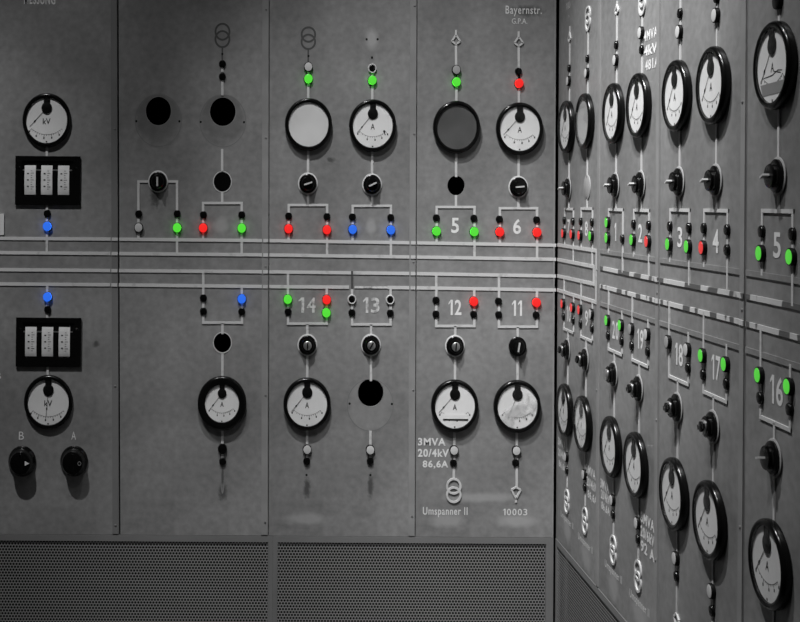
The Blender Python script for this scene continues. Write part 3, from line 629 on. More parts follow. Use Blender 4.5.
M['flat_green'] = plain('green_lens_side', (.03, .2, .02), .3, emit=.74, ecol=(.085, .62, .045)); M['flat_red'] = plain('red_lens_side', (.2, .02, .02), .3, emit=.78, ecol=(.72, .03, .03))
for c_, e_ in (('green', (.05, .8, .03)), ('red', (1, .03, .02)), ('blue', (.03, .16, .9))): M[c_ + '_edge'] = plain(c_ + '_lens_rim', (.02, .02, .02), .3, emit=5, ecol=e_)
M['green_ring'] = plain('green_lens_edge', (.03, .2, .02), .3, emit=.85, ecol=(.12, .78, .08))

# ------------------------------------------------------------------ mesh builder
class MB:
    def __init__(s): s.v = []; s.f = []; s.m = []; s.cur = 0
    def mat(s, i): s.cur = i; return s
    def add(s, vs, fs):
        o = len(s.v); s.v += [tuple(v) for v in vs]
        for f in fs: s.f.append(tuple(o + i for i in f)); s.m.append(s.cur)
        return s
    def box(s, x0, x1, y0, y1, z0, z1):
        return s.hexa([(x0, z0), (x1, z0), (x1, z1), (x0, z1)], y0, y1)
    def hexa(s, q, y0, y1):
        """a four-cornered (x,z) outline, counter-clockwise seen from the front, between front y0 and back y1"""
        vs = [(x, y0, z) for x, z in q] + [(x, y1, z) for x, z in q]
        return s.add(vs, [(0, 1, 2, 3), (7, 6, 5, 4), (0, 4, 5, 1), (1, 5, 6, 2), (2, 6, 7, 3), (3, 7, 4, 0)])
    def slab(s, u0, z0, u1, z1, w, y0, y1):
        """straight strip of width w from (u0,z0) to (u1,z1)"""
        dx, dz = u1 - u0, z1 - z0; l = math.hypot(dx, dz) or 1; nx, nz = -dz / l * w / 2, dx / l * w / 2
        q = [(u0 - nx, z0 - nz), (u1 - nx, z1 - nz), (u1 + nx, z1 + nz), (u0 + nx, z0 + nz)]
        return s.hexa(q, y0, y1)
    def prism(s, pts, y0, y1):
        n = len(pts)
        a = sum(pts[i][0] * pts[(i + 1) % n][1] - pts[(i + 1) % n][0] * pts[i][1] for i in range(n))
        if a < 0: pts = pts[::-1]
        vs = [(x, y0, z) for x, z in pts] + [(x, y1, z) for x, z in pts]
        return s.add(vs, [tuple(range(n)), tuple(range(2 * n - 1, n - 1, -1))] + [(i, i + n, (i + 1) % n + n, (i + 1) % n) for i in range(n)])
    def lathe(s, prof, n=40, cx=0, cz=0, kz=K, cap=0):
        """profile (radius, height off the wall) from the wall outwards; radius 0 closes it"""
        vs = []; rings = []
        for r, h in prof:
            if r <= 1e-6: rings.append((len(vs), 1)); vs.append((cx, -h, cz))
            else:
                rings.append((len(vs), n))
                for i in range(n):
                    a = 2 * PI * i / n; vs.append((cx + r * math.cos(a), -h, cz + r * kz * math.sin(a)))
        fs = []
        o = len(s.f)
        for (a, na), (b, nb) in zip(rings, rings[1:]):
            for i in range(n):
                j = (i + 1) % n
                if na == n and nb == n: fs.append((a + i, a + j, b + j, b + i))
                elif na == n: fs.append((a + i, a + j, b))
                elif nb == n: fs.append((a, b + j, b + i))
        s.add(vs, fs)
        for k in range(o, o + n * cap): s.m[k] = 1       # first band gets the second material
        return s
    def disc(s, r, h, n=40, cx=0, cz=0, kz=K):
        vs = [(cx + r * math.cos(2 * PI * i / n), -h, cz + r * kz * math.sin(2 * PI * i / n)) for i in range(n)]
        return s.add(vs, [tuple(range(n))])
    def ring(s, rx, rz, cx, cz, th, h, n=36):
        """raised flat ring with outline ellipse rx, rz"""
        vs = []; fs = []
        for i in range(n):
            a = 2 * PI * i / n; c, d = math.cos(a), math.sin(a)
            for q, y in ((th / 2, .0005), (th / 2, -h), (-th / 2, -h), (-th / 2, .0005)): vs.append((cx + (rx + q) * c, y, cz + (rz + q) * d))
        for i in range(n):
            j = (i + 1) % n
            for k in range(3): fs.append((4 * i + k, 4 * j + k, 4 * j + k + 1, 4 * i + k + 1))
        return s.add(vs, fs)
    def mesh(s, name, mats, smooth=True):
        me = bpy.data.meshes.new(name); me.from_pydata(s.v, [], s.f); me.update()
        for m in (mats if isinstance(mats, (list, tuple)) else [mats]): me.materials.append(m)
        for p, i in zip(me.polygons, s.m): p.material_index = i
        if smooth and len(me.polygons):
            me.shade_smooth(); me.set_sharp_from_angle(angle=math.radians(38))
        return me
def link(name, me, parent=None):
    o = bpy.data.objects.new(name, me); COL.objects.link(o)
    if parent is not None: o.parent = parent
    return o
def tag(o, label, cat, group=None):
    o['label'] = label; o['category'] = cat
    if group: o['group'] = group
    return o
def structure(o): o['kind'] = 'structure'; return o
def wall_matrix(w, u, z, out=0):
    return ((u, -out, z), 0.0) if w == 'L' else ((-out, -u, z), -PI / 2)
def thing(name, w, u, z, label, cat, group=None, out=0):
    o = bpy.data.objects.new(name, None); COL.objects.link(o); o.empty_display_size = .03
    loc, rz = wall_matrix(w, u, z, out); o.location = loc; o.rotation_euler = (0, 0, rz)
    return tag(o, label, cat, group)
CACHE = {}
def part(name, key, fn, mats, parent):
    """a child mesh, its data shared between copies of the same kind"""
    if key not in CACHE: CACHE[key] = fn().mesh(name, mats)
    return link(name, CACHE[key], parent)
def glyphs(t, x0, x1, z0, z1, bold, space):
    """outline letters fitted to a box: vertex list, face list"""
    cu = bpy.data.curves.new('lettering', 'FONT'); cu.body = t; cu.offset = bold; cu.resolution_u = 4; cu.space_character = space
    ob = bpy.data.objects.new('lettering', cu); COL.objects.link(ob)
    me = bpy.data.meshes.new_from_object(ob.evaluated_get(bpy.context.evaluated_depsgraph_get()))
    bpy.data.objects.remove(ob); bpy.data.curves.remove(cu)
    P = [(v.co.x, v.co.y) for v in me.vertices]; F = [tuple(p.vertices) for p in me.polygons]; bpy.data.meshes.remove(me)
    a, b = min(p[0] for p in P), max(p[0] for p in P); c, d = min(p[1] for p in P), max(p[1] for p in P)
    P = [(x0 + (x - a) / (b - a) * (x1 - x0), z0 + (y - c) / (d - c) * (z1 - z0)) for x, y in P]
    def area(f): return sum(P[f[k]][0] * P[f[(k + 1) % len(f)]][1] - P[f[(k + 1) % len(f)]][0] * P[f[k]][1] for k in range(len(f)))
    return P, [f if area(f) > 0 else f[::-1] for f in F if abs(area(f)) > 1e-12]
def text_mesh(t, x0, x1, z0, z1, y, mat, bold=0, space=1.0):
    P, F = [], []
    def put(p, f): o = len(P); P.extend(p); F.extend(tuple(o + k for k in q) for q in f)
    if t.isdigit():                       # figures stand in equal cells; the 1 carries a flag
        w = [.62 if c == '1' else 1.0 for c in t]; gap = .30 if len(t) < 4 else .34
        u = (x1 - x0) / (sum(w) + gap * (len(t) - 1)); x = x0
        for c, k in zip(t, w):
            a, b = x, x + u * k; h = z1 - z0
            if c == '1':
                st = u * .30
                put([(b - st, z0), (b, z0), (b, z1), (b - st, z1), (a, z1 - h * .20), (a, z1 - h * .32), (b - st, z1 - h * .17)], [(0, 1, 2, 3, 6), (4, 5, 6, 3)])
            else: put(*glyphs(c, a, b, z0, z1, bold, 1))
            x = b + u * gap
    else: put(*glyphs(t, x0, x1, z0, z1, bold, space))
    me = bpy.data.meshes.new('lettering'); me.from_pydata([(a, y, b) for a, b in P], [], F); me.materials.append(mat); me.update()
    return me

# ------------------------------------------------------------------ the room
ROOM = dict(x0=-4.2, x1=.2, y0=-6.0, y1=.2, h=5.3)
def plane(name, pts, mat):
    me = bpy.data.meshes.new(name); me.from_pydata(pts, [], [(0, 1, 2, 3)]); me.materials.append(mat)
    return structure(link(name, me))
r = ROOM
plane('floor', [(r['x0'], r['y0'], 0), (r['x1'], r['y0'], 0), (r['x1'], r['y1'], 0), (r['x0'], r['y1'], 0)], M['floorm'])
plane('ceiling', [(r['x0'], r['y1'], r['h']), (r['x1'], r['y1'], r['h']), (r['x1'], r['y0'], r['h']), (r['x0'], r['y0'], r['h'])], M['ceil'])
plane('wall_left', [(r['x0'], r['y1'], 0), (r['x1'], r['y1'], 0), (r['x1'], r['y1'], r['h']), (r['x0'], r['y1'], r['h'])], M['wall'])
plane('wall_right', [(r['x1'], r['y1'], 0), (r['x1'], r['y0'], 0), (r['x1'], r['y0'], r['h']), (r['x1'], r['y1'], r['h'])], M['wall'])

# ------------------------------------------------------------------ switchboard panels
T = .011                     # sheet thickness shown in the cut-outs
PAN = {}
STRIP_H = .0028
def cut(me_sheet, holes):
    ob = link('sheet', me_sheet); cutters = []
    for cx, cz, rx, rz in holes:
        me = MB().lathe([(0, -.05), (rx, -.05), (rx, .05), (0, .05)], 48, cx, cz, rz / rx).mesh('cutter', M['panel'], False)
        c = link('cutter', me); cutters.append(c)
        md = ob.modifiers.new('hole', 'BOOLEAN'); md.operation = 'DIFFERENCE'; md.object = c; md.solver = 'EXACT'
    me = bpy.data.meshes.new_from_object(ob.evaluated_get(bpy.context.evaluated_depsgraph_get()))
    for c in cutters: bpy.data.objects.remove(c)
    bpy.data.objects.remove(ob)
    return me
ALLH = [(w, i, u, z, a, b) for w, i, u, z, a, b in HOLES] + [(w, [p for p in PANELS if p[0] == w and p[2] < u < p[4]][0][1], u, z, .0335, .0382) for w, u, z, _ in OPENINGS]
for w, i, ut0, ub0, ut1, ub1, lab in PANELS:
    root = thing('switchboard_panel', w, ub0, P_BOT, lab, 'control panel', 'steel panels of the switchboard')
    PAN[w, i] = root; root_u = ub0
    g0 = 0 if (i == 0) else .0026 if (w, i) == ('L', 1) else .0012; g1 = .0022 if (w, i) == ('L', 0) else .0012
    def at(u, z, ru=root_u): return (u - ru, z - P_BOT)
    # the seams lean a few millimetres; the sheet follows them
    H = P_TOP - P_BOT; lean0 = (ut0 - ub0) / 2.036 * H; lean1 = (ut1 - ub1) / 2.036 * H
    q = [(g0, .0), (ub1 - ub0 - g1, 0), (ub1 - ub0 - g1 + lean1, H), (g0 + lean0, H)]
    me = MB().hexa(q, 0, T).mesh('sheet', M['panel'], False)
    hs = [(u - ub0, z - P_BOT, a, b) for ww, ii, u, z, a, b in ALLH if ww == w and ii == i]
    if hs: me = cut(me, hs)
    link('sheet', me, root)
    # cabinet box added behind the sheet against stray light, blackened for shade inside
    x1 = ub1 - ub0 - .004; D_ = .15
    q = [(.004, .002), (x1, .002), (x1 + lean1, H - .002), (.004 + lean0, H - .002)]
    vs = [(x, T, z) for x, z in q] + [(x, D_, z) for x, z in q]
    mb = MB().add(vs, [(4, 5, 6, 7), (0, 1, 5, 4), (1, 2, 6, 5), (2, 3, 7, 6), (3, 0, 4, 7)])
    link('cabinet_body', mb.mesh('cabinet_body', M['cabinet'], False), root)
    # cover strip along the right-hand seam
    if i < 3:
        b0, b1 = ub1 - ub0 - .0275, ub1 - ub0 - .0035
        cs = link('cover_strip', MB().hexa([(b0, .004), (b1, .004), (b1 + lean1, H - .004), (b0 + lean1, H - .004)], -.0036, .001).mesh('cover_strip', M['frame' if (w, i) == ('L', 0) else 'cover'], False), root)
        for ww, ii, u, z in SCREWS:
            if (ww, ii) == (w, i):
                x, zz = at(u, z)
                link('screw', MB().lathe([(.0045, .003), (.0042, .0045), (.0030, .0052), (0, .0055)], 16, x, zz, 1).box(x - .0035, x + .0035, -.0057, -.005, zz - .0006, zz + .0006).mesh('screw', M['frame']), cs)
    elif w == 'L':          # folded edge beside the dark corner
        link('edge_flange', MB().hexa([(ub1 - ub0 - .0075, 0), (ub1 - ub0 - g1, 0), (ub1 - ub0 - g1 + lean1, H), (ub1 - ub0 - .0075 + lean1, H)], -.002, .001).mesh('edge_flange', M['cover'], False), root)
for w, i, n, hh, mat, sg in [(w, i + (-1 if w == 'L' and r_ else 0), n, hh, mat, [t for t in sg if t[4] == r_]) for w, i, n, hh, mat, sg in BARS for r_ in (0, 1)]:
    if not sg: continue
    root = PAN[w, i]; u_ = root.location.x if w == 'L' else -root.location.y
    mb = MB()
    for u0, z0, u1, z1, riding in sg:
        h0 = .0036 if riding else 0
        mb.slab(u0 - u_, z0 - P_BOT, u1 - u_, z1 - P_BOT, hh, -STRIP_H - h0, .0004 - h0)
    link('busbar_strip', mb.mesh('busbar_strip', M[mat], False), root)
for u, za, zb in LOOPS:
    root = PAN['R', 0]; u_ = -root.location.y
    link('busbar_strip', MB().slab(u - u_, za - P_BOT, u - u_, zb - P_BOT, .0115, -STRIP_H - .0004, .0004).mesh('busbar_strip', M['strip'], False), root)
for w, i, polys, wd, mat in LINES:
    root = PAN[w, i]; u_ = root.location.x if w == 'L' else -root.location.y
    mb = MB()
    for k, P in enumerate(polys):
        for j, ((a, b), (c, d)) in enumerate(zip(P, P[1:])):
            ext = wd / 2
            l = math.hypot(c - a, d - b) or 1; ex, ez = (c - a) / l * ext, (d - b) / l * ext
            s0 = 1 if j > 0 else 0; s1 = 1 if j < len(P) - 2 else 0
            mb.slab(a - u_ - ex * s0, b - P_BOT - ez * s0, c - u_ + ex * s1, d - P_BOT + ez * s1, wd, -STRIP_H - .0002 - .0001 * ((j + k) % 3), .0004)
    link('feeder_line', mb.mesh('feeder_line', M[mat], False), root)
for s in SYMBOLS:
    kind, w, i = s[:3]; root = PAN[w, i]; u_ = root.location.x if w == 'L' else -root.location.y
    mb = MB()
    if kind == 'ring':
        _, _, _, u, za, zb, rx, rz, mat, th = s
        hh = .0005 if mat == 'ghost' else .0045
        mb.ring(rx, rz, u - u_, za - P_BOT, th, hh).ring(rx, rz, u - u_, zb - P_BOT, th, hh * 1.05)
        if mat == 'ghost': mb.box(u - u_ - .003, u - u_ + .003, -.0005, .0004, zb - P_BOT - rz - .052, zb - P_BOT - rz)
        link('double_ring_symbol', mb.mesh('double_ring_symbol', M[mat]), root)
    else:
        _, _, _, u, v, hw, up = s
        x = u - u_; t, a, c, b = [q - P_BOT for q in v]; wd = .0085
        mb.slab(x, t, x, a + (.012 if a > t else -.002), wd * .9, -.003, .0004)
        ol = [(x, a), (x + hw, c), (x, b), (x - hw, c)]
        for (p, q) in zip(ol, ol[1:] + ol[:1]): mb.slab(*p, *q, .0065, -.0046, .0004)
        link('arrow_symbol', mb.mesh('arrow_symbol', M['strip'], False), root)
for w, i, nm, s, x0, x1, z0, z1, mat, bold in TEXTS:
    root = PAN[w, i]; u_ = root.location.x if w == 'L' else -root.location.y
    link(nm, text_mesh(s, x0 - u_, x1 - u_, z0 - P_BOT, z1 - P_BOT, -.0009, M[mat], bold, 1.14 if bold and len(s) > 3 else 1), root)
for w, i, u, z in DOTS:
    root = PAN[w, i]; u_ = root.location.x
    link('screw_hole', MB().disc(.0042, .0006, 14, u - u_, z - P_BOT).mesh('screw_hole', M['gap']), root)
for (w, i, u, z, rx, rz), (_, _, hu, hz_, ha, hb) in zip(GHOSTS, HOLES):
    root = PAN[w, i]; u_ = root.location.x
    link('gauge_trace', MB().ring(rx, rz, u - u_, z - P_BOT, .003, .0004, 48).mesh('gauge_trace', M['ghost2']), root)
    n = 48; vs = []; rad = []
    for t in (0, .5, 1):
        for k in range(n):
            a = 2 * PI * k / n; c, d = math.cos(a), math.sin(a)
            ax, az = hu + ha * 1.04 * c, hz_ + hb * 1.04 * d; bx, bz = u + rx * 1.05 * c, z + rz * 1.05 * d
            vs.append((ax + (bx - ax) * t - u_, -.0003, az + (bz - az) * t - P_BOT)); rad.append((.1, .3, .75)[int(t * 2)])
    fs = [(q * n + k, q * n + n + k, q * n + n + (k + 1) % n, q * n + (k + 1) % n) for q in (0, 1) for k in range(n)]
    me = bpy.data.meshes.new('gauge_stain'); me.from_pydata(vs, [], fs); me.materials.append(M['trace' if i == 1 else 'trace2'])
    at = me.attributes.new('rad', 'FLOAT', 'POINT')
    for k, v in enumerate(rad): at.data[k].value = v
    link('stain', me, root)
PATCH_Y = [-.0002]
def patch(u, z, rx, rz, mat):
    PATCH_Y[0] -= .00001; y = PATCH_Y[0]
    n = 40; vs = [(u, y, z)]; rad = [0.0]
    for rr in (.5, 1.0):
        for k in range(n):
            a = 2 * PI * k / n; vs.append((u + rx * 1.35 * rr * math.cos(a), y, max(.004, z + rz * 1.35 * rr * math.sin(a)))); rad.append(rr)
    fs = [(0, 1 + k, 1 + (k + 1) % n) for k in range(n)] + [(1 + k, 1 + n + k, 1 + n + (k + 1) % n, 1 + (k + 1) % n) for k in range(n)]
    me = bpy.data.meshes.new('paint_patch'); me.from_pydata(vs, [], fs); me.materials.append(mat)
    at = me.attributes.new('rad', 'FLOAT', 'POINT')
    for k, v in enumerate(rad): at.data[k].value = v
    return me
for w, i, u, z, rx, rz, mat in SPOTS:
    root = PAN[w, i]; u_ = root.location.x if w == 'L' else -root.location.y
    link('paint_patch' if mat[:4] != 'dark' else 'stain', patch(u - u_, z - P_BOT, rx, rz, M[mat]), root)
for w, u, z, lab in OPENINGS:
    i = [p for p in PANELS if p[0] == w and p[2] < u < p[4]][0][1]; root = PAN[w, i]; u_ = root.location.x
    if 'above number 5' in lab: continue
    link('opening_rim', MB().ring(.0352, .0400, u - u_, z - P_BOT, .0032, .0016, 40).mesh('opening_rim', M['strip']), root)

# ------------------------------------------------------------------ ventilation grilles under the panels
def grille(w, u0, u1, s0, s1, lab):
    root = thing('ventilation_grille', w, u0, .02, lab, 'grille', 'perforated grilles under the switchboard')
    W, z0, z1, zt = u1 - u0, .08, P_BOT - .02 - .0015, GRILLE_TOP - .02
    mb = MB().box(0, W, -.002, .012, zt, z1).box(0, W, -.002, .012, 0, z0)
    mb.box(0, s0, -.002, .012, z0, zt).box(W - s1, W, -.002, .012, z0, zt)
    link('frame', mb.mesh('frame', M['frame'], False), root)
    me = MB().add([(s0, .002, z0), (W - s1, .002, z0), (W - s1, .002, zt), (s0, .002, zt)], [(0, 1, 2, 3)]).mesh('perforated_sheet', M['perf'], False)
    link('perforated_sheet', me, root)
    link('dark_backing', MB().add([(0, .05, 0), (W, .05, 0), (W, .05, z1), (0, .05, z1)], [(0, 1, 2, 3)]).mesh('dark_backing', M['grillback'], False), root)
grille('L', GRILLE_U[0], GRILLE_U[1] - .0006, .02, GRILLE_STILE, 'perforated grey grille at lower left under the voltmeter panel')
grille('L', GRILLE_U[1], GRILLE_U[2] - .003, GRILLE_STILE, GRILLE_U[2] - GRILLE_END, 'perforated grey grille under the panels numbered 14 to 11')
grille('R', .004, 1.12, .018, .03, 'perforated grey grille right of the corner, cut by the bottom edge')

# ------------------------------------------------------------------ instruments
MOUNT = .0032           # the instruments sit on washers, clear of the strips that run behind them
R0 = .0916
def gauge(w, u, z, kind, ang, lab):
    volt = kind == 'kV'
    name = 'voltmeter' if volt else 'ammeter' if kind[0] == 'A' or kind == 'thick' else 'blank_gauge'
    root = thing(name, w, u, z, lab, 'gauge', 'round gauges on the switchboard', MOUNT)
    dh = .0038 - (.0085 if volt else 0)       # how far the dial stands off the older datum
    if w == 'R': root.scale = (.97, 1, .963)                # the right wall carries a slightly smaller pattern
    lip = .70 if kind == 'thick' else .845
    ro = R0 * (1.03 if volt or kind == 'thick' else 1)
    def housing():
        p = [(0, -.003), (ro * .5, -.003), (ro * .5, 0), (ro * .99, 0), (ro, .004), (ro, .011), (ro * .985, .0155), (ro * .955, .019), (ro * .92, .0205)]
        if kind == 'thick': p += [(ro * .84, .0205), (ro * .76, .0200)]
        p += [(ro * (lip + .035), .0198), (ro * lip, .0185), (ro * (lip - .01), .0125), (0, .0125)]
        if volt: p = [(a, max(-.003, h - .0085) if h > .005 else h * .3 if h > 0 else h) for a, h in p]
        return MB().lathe(p, 64)
    part('housing', ('h', kind if kind in ('kV', 'thick') else 0), housing, M['black'], root)
    f = ro * (lip - .006)                                # dial radius
    fm = {'milky': 'milky', 'dark': 'darkface', 'blank': 'greyface'}.get(kind, 'dial')
    part('dial', ('d', fm, volt, kind == 'thick'), lambda: MB().disc(f, .0092 + dh, 56), M[fm], root)
    e = f / .84                                          # drawing unit
    if kind not in ('milky', 'dark', 'blank'):
        hz = .45
        def marks():
            mb = MB(); n = 15 if volt else 13
            half = math.radians(39); rad = .98 if volt else .87
            def pt(a, r): return (e * r * math.sin(a), e * K * (hz - r * math.cos(a)))
            N = 24
            for k in range(N):
                a, b = -half + 2 * half * k / N, -half + 2 * half * (k + 1) / N
                mb.slab(*pt(a, rad), *pt(b, rad), e * .011, -.0096 - dh, -.0093 - dh)
            for k in range(n):
                a = -half + 2 * half * (k / (n - 1)) ** (1 if volt else .8)
                mb.slab(*pt(a, rad), *pt(a, rad + (.08 if k % 3 == 0 else .045)), e * .016, -.0096 - dh, -.0093 - dh)
            for k in range(0, n, 3):
                a = -half + 2 * half * (k / (n - 1)) ** (1 if volt else .8); x_, z_ = pt(a, rad + .13); mb.slab(x_, z_ - e * .04, x_, z_ + e * .04, e * .05, -.0096 - dh, -.0093 - dh)
            mb.slab(-e * .03, -e * K * .79, e * .03, -e * K * .79, e * .06, -.0096 - dh, -.0093 - dh)     # zero screw
            return mb
        part('scale_marks', ('m', volt, kind == 'thick'), marks, M['ink'], root)
        key = ('t', volt, kind == 'thick')
        if key not in CACHE:
            hw = e * (.14 if volt else .075)
            CACHE[key] = text_mesh('kV' if volt else 'A', -hw * 1.15, hw * 1.15, -e * K * .15, e * K * .07, -.0096 - dh, M['ink'], .015)
        link('unit_letter', CACHE[key], root)
        def pointer():
            a = math.radians(ang); dx, dz = math.sin(a), -math.cos(a)
            p = lambda r: (e * r * dx, e * K * (hz + r * dz))
            mb = MB().slab(*p(.0), *p(.97), e * .014, -.0104 - dh, -.0099 - dh)
            # arrow blade on the needle
            nx, nz = -dz, dx
            q = [(.60, 0), (.70, .032), (.76, 0), (.70, -.032)]
            mb.prism([(p(r)[0] + e * t * nx, p(r)[1] + e * K * t * nz) for r, t in q], -.0106 - dh, -.0099 - dh)
            return mb
        part('pointer', ('p', ang, kind == 'thick', volt), pointer, M['ink'], root)
        def hub():
            mb = MB().lathe([(e * .215, .0092 + dh), (e * .215, .0122 + dh), (e * .19, .0132 + dh), (0, .0134 + dh)], 32, 0, e * K * hz)
            mb.box(-e * .125, e * .125, -.0128 - dh, -.0090 - dh, e * K * hz, e * K * .826)
            return mb.lathe([(e * .05, .0133 + dh), (e * .045, .0140 + dh), (0, .0141 + dh)], 12, 0, e * K * hz)
        part('hub_cover', ('k', kind == 'thick', volt), hub, M['matt'], root)
    if kind == 'A_dot':
        link('setting_mark', MB().disc(e * .05, .0097 + dh, 16, e * .49, -e * K * .22).slab(e * .49, -e * K * .22, e * .53, -e * K * .36, e * .04, -.0097 - dh, -.0093 - dh).mesh('setting_mark', M['ink']), root)
    if kind == 'A_label':
        lp = link('scale_plate', MB().box(-e * .5, e * .56, -.0104 - dh, -.0093 - dh, -e * K * .5, -e * K * .3).mesh('scale_plate', M['dial'], False), root)
        link('scale_line', MB().box(-e * .5, e * .56, -.0108 - dh, -.0103 - dh, -e * K * .53, -e * K * .48).mesh('scale_line', M['ink'], False), lp)
    if kind == 'A_band':
        link('grey_band', MB().prism([(-e * .66, -e * K * .40), (e * .66, -e * K * .37), (e * .52, -e * K * .64), (-e * .52, -e * K * .66)], -.0099 - dh, -.0093 - dh).mesh('grey_band', M['band'], False), root)
        mb = MB()
        for a, b, c, d in ((-.48, -.25, .0, -.22), (.0, -.22, .3, -.13), (.3, -.13, .52, -.15), (.1, -.14, .45, -.2)): mb.slab(e * a, e * K * b, e * c, e * K * d, e * .022, -.0097 - dh, -.0093 - dh)
        link('handwritten_mark', mb.mesh('handwritten_mark', M['ink'], False), root)
    part('glass', ('g', kind == 'A_glare', volt, kind == 'thick'), lambda: MB().disc(ro * (lip - .004), .0144 + dh, 56), M['painted_glare' if kind == 'A_glare' else 'glass'], root)
for g in GAUGES: gauge(*g)

def three_scale_meter(w, u, z, lab):
    root = thing('three_scale_meter', w, u, z, lab, 'meter', 'three-scale meters at far left', MOUNT)
    W, H, d = .1255, .0945, .0055
    mb = MB()
    for a in ((-W, W, H * .80, H), (-W, W, -H, -H * .66), (-W, -W * .79, -H * .66, H * .80), (W * .79, W, -H * .66, H * .80)): mb.box(a[0], a[1], -d, 0, a[2], a[3])
    mb.box(-W, W, -.0004, 0, -H, H)
    o = link('case', mb.mesh('case', M['black'], False), root)
    b = o.modifiers.new('edge', 'BEVEL'); b.width = .002; b.segments = 2
    def arc(x0, x1, r, zc, hz, steps=14, yb=-.002):
        m = MB(); vs = []
        for k in range(steps + 1):
            t = -1 + 2 * k / steps; zz = zc + hz * t; y = -(yb + r * math.sqrt(max(0, 1 - t * t * .92)))
            vs += [(x0, y, zz), (x1, y, zz)]
        fs = [(2 * k, 2 * k + 1, 2 * k + 3, 2 * k + 2) for k in range(steps)]
        n = len(vs); m.add(vs, fs)
        bot = [(x0, -.001, zc - hz), (x1, -.001, zc - hz), (x0, -.001, zc + hz), (x1, -.001, zc + hz)]
        m.add(bot + [vs[0], vs[1], vs[-2], vs[-1]], [(0, 1, 5, 4), (6, 7, 3, 2)])
        for s in (0, 1): m.add([v for v in vs[s::2]] + [(x0 if s == 0 else x1, -.001, zc + hz), (x0 if s == 0 else x1, -.001, zc - hz)], [tuple(range(steps + 3)) if s == 1 else tuple(range(steps + 2, -1, -1))])
        return m
    zc = H * .02; hz = H * .64
    link('drum_roll', arc(-W * .78, W * .78, .0050, zc, hz).mesh('drum_roll', M['gloss']), root)
    link('glint_bar', MB().box(-W * .77, W * .74, -.0028, -.001, zc + hz * .60, zc + hz * .68).mesh('glint_bar', M['silver'], False), root)  # silver bar added to stand in for the glint across the scales
    for x in (-.068, -.004, .061):
        bnd = link('scale_band', arc(x - .022, x + .0215, .0068, zc, hz * .97).mesh('scale_band', M['bandw']), root)
        mk = MB()
        for k in range(9):
            t = -.6 + 1.2 * k / 8; y = -(-.002 + .0068 * math.sqrt(1 - t * t * .92)) - .0004; zz = zc + hz * .97 * t
            l = .012 if k % 3 == 1 else .006
            mk.box(x + .002, x + .002 + l, y - .0002, y + .0006, zz - .0009, zz + .0009)
        for t in (-.42, .0, .42):
            y = -(-.002 + .0068 * math.sqrt(1 - t * t * .92)) - .0004; zz = zc + hz * .97 * t
            mk.box(x - .012, x - .005, y - .0002, y + .0006, zz - .0025, zz + .0025)
        link('scale_marks', mk.mesh('scale_marks', M['ink'], False), bnd)
    for s in (-1, 1):
        link('corner_clip', MB().lathe([(.005, .003), (.005, .0062), (.003, .008), (0, .0084)], 12, s * W * .88 * .99, H * .52, 1).mesh('corner_clip', M['gloss']), root)
    link('glass', MB().add([(-W * .8, -.0058, -H * .67), (W * .8, -.0058, -H * .67), (W * .8, -.0058, H * .81), (-W * .8, -.0058, H * .81)], [(0, 1, 2, 3)]).mesh('glass', M['meterglass'], False), root)
M['bandw'] = noisy('scale_band_white', .55, .65, 20, 3, rough=.25, spec=.5)
for m_ in METERS: three_scale_meter(*m_)

def big_knob(w, u, z, lab, mark):
    root = thing('rotary_selector', w, u, z, lab, 'selector', 'large rotary knobs at far left', .001)
    r = .0525
    part('knob_body', 'bk', lambda: MB().lathe([(0, 0), (r, 0), (r * 1.02, .002), (r * 1.0, .006), (r * .90, .011), (r * .82, .017), (r * .79, .024), (r * .78, .036), (r * .73, .0405), (r * .6, .042), (0, .042)], 48), M['gloss'], root)
    def grip():
        mb = MB(); mb.hexa([(-.007, -r * .55), (.007, -r * .55), (.007, r * .7), (-.007, r * .7)], -.0436, -.040); return mb
    gp = part('grip', 'bkg', grip, M['gloss'], root)
    b = gp.modifiers.new('edge', 'BEVEL'); b.width = .004; b.segments = 3
    if mark: part('pointer_mark', 'bkm', lambda: MB().prism([(r * .36, -.008), (r * .36, .010), (r * .68, .001)], -.0428, -.0405), M['white'], root)
    else: part('pointer_mark', 'bkr', lambda: MB().ring(.006, .007, r * .52, 0, .0016, .0427, 20), M['band'], root)
for b_ in BIGKNOBS: big_knob(*b_)

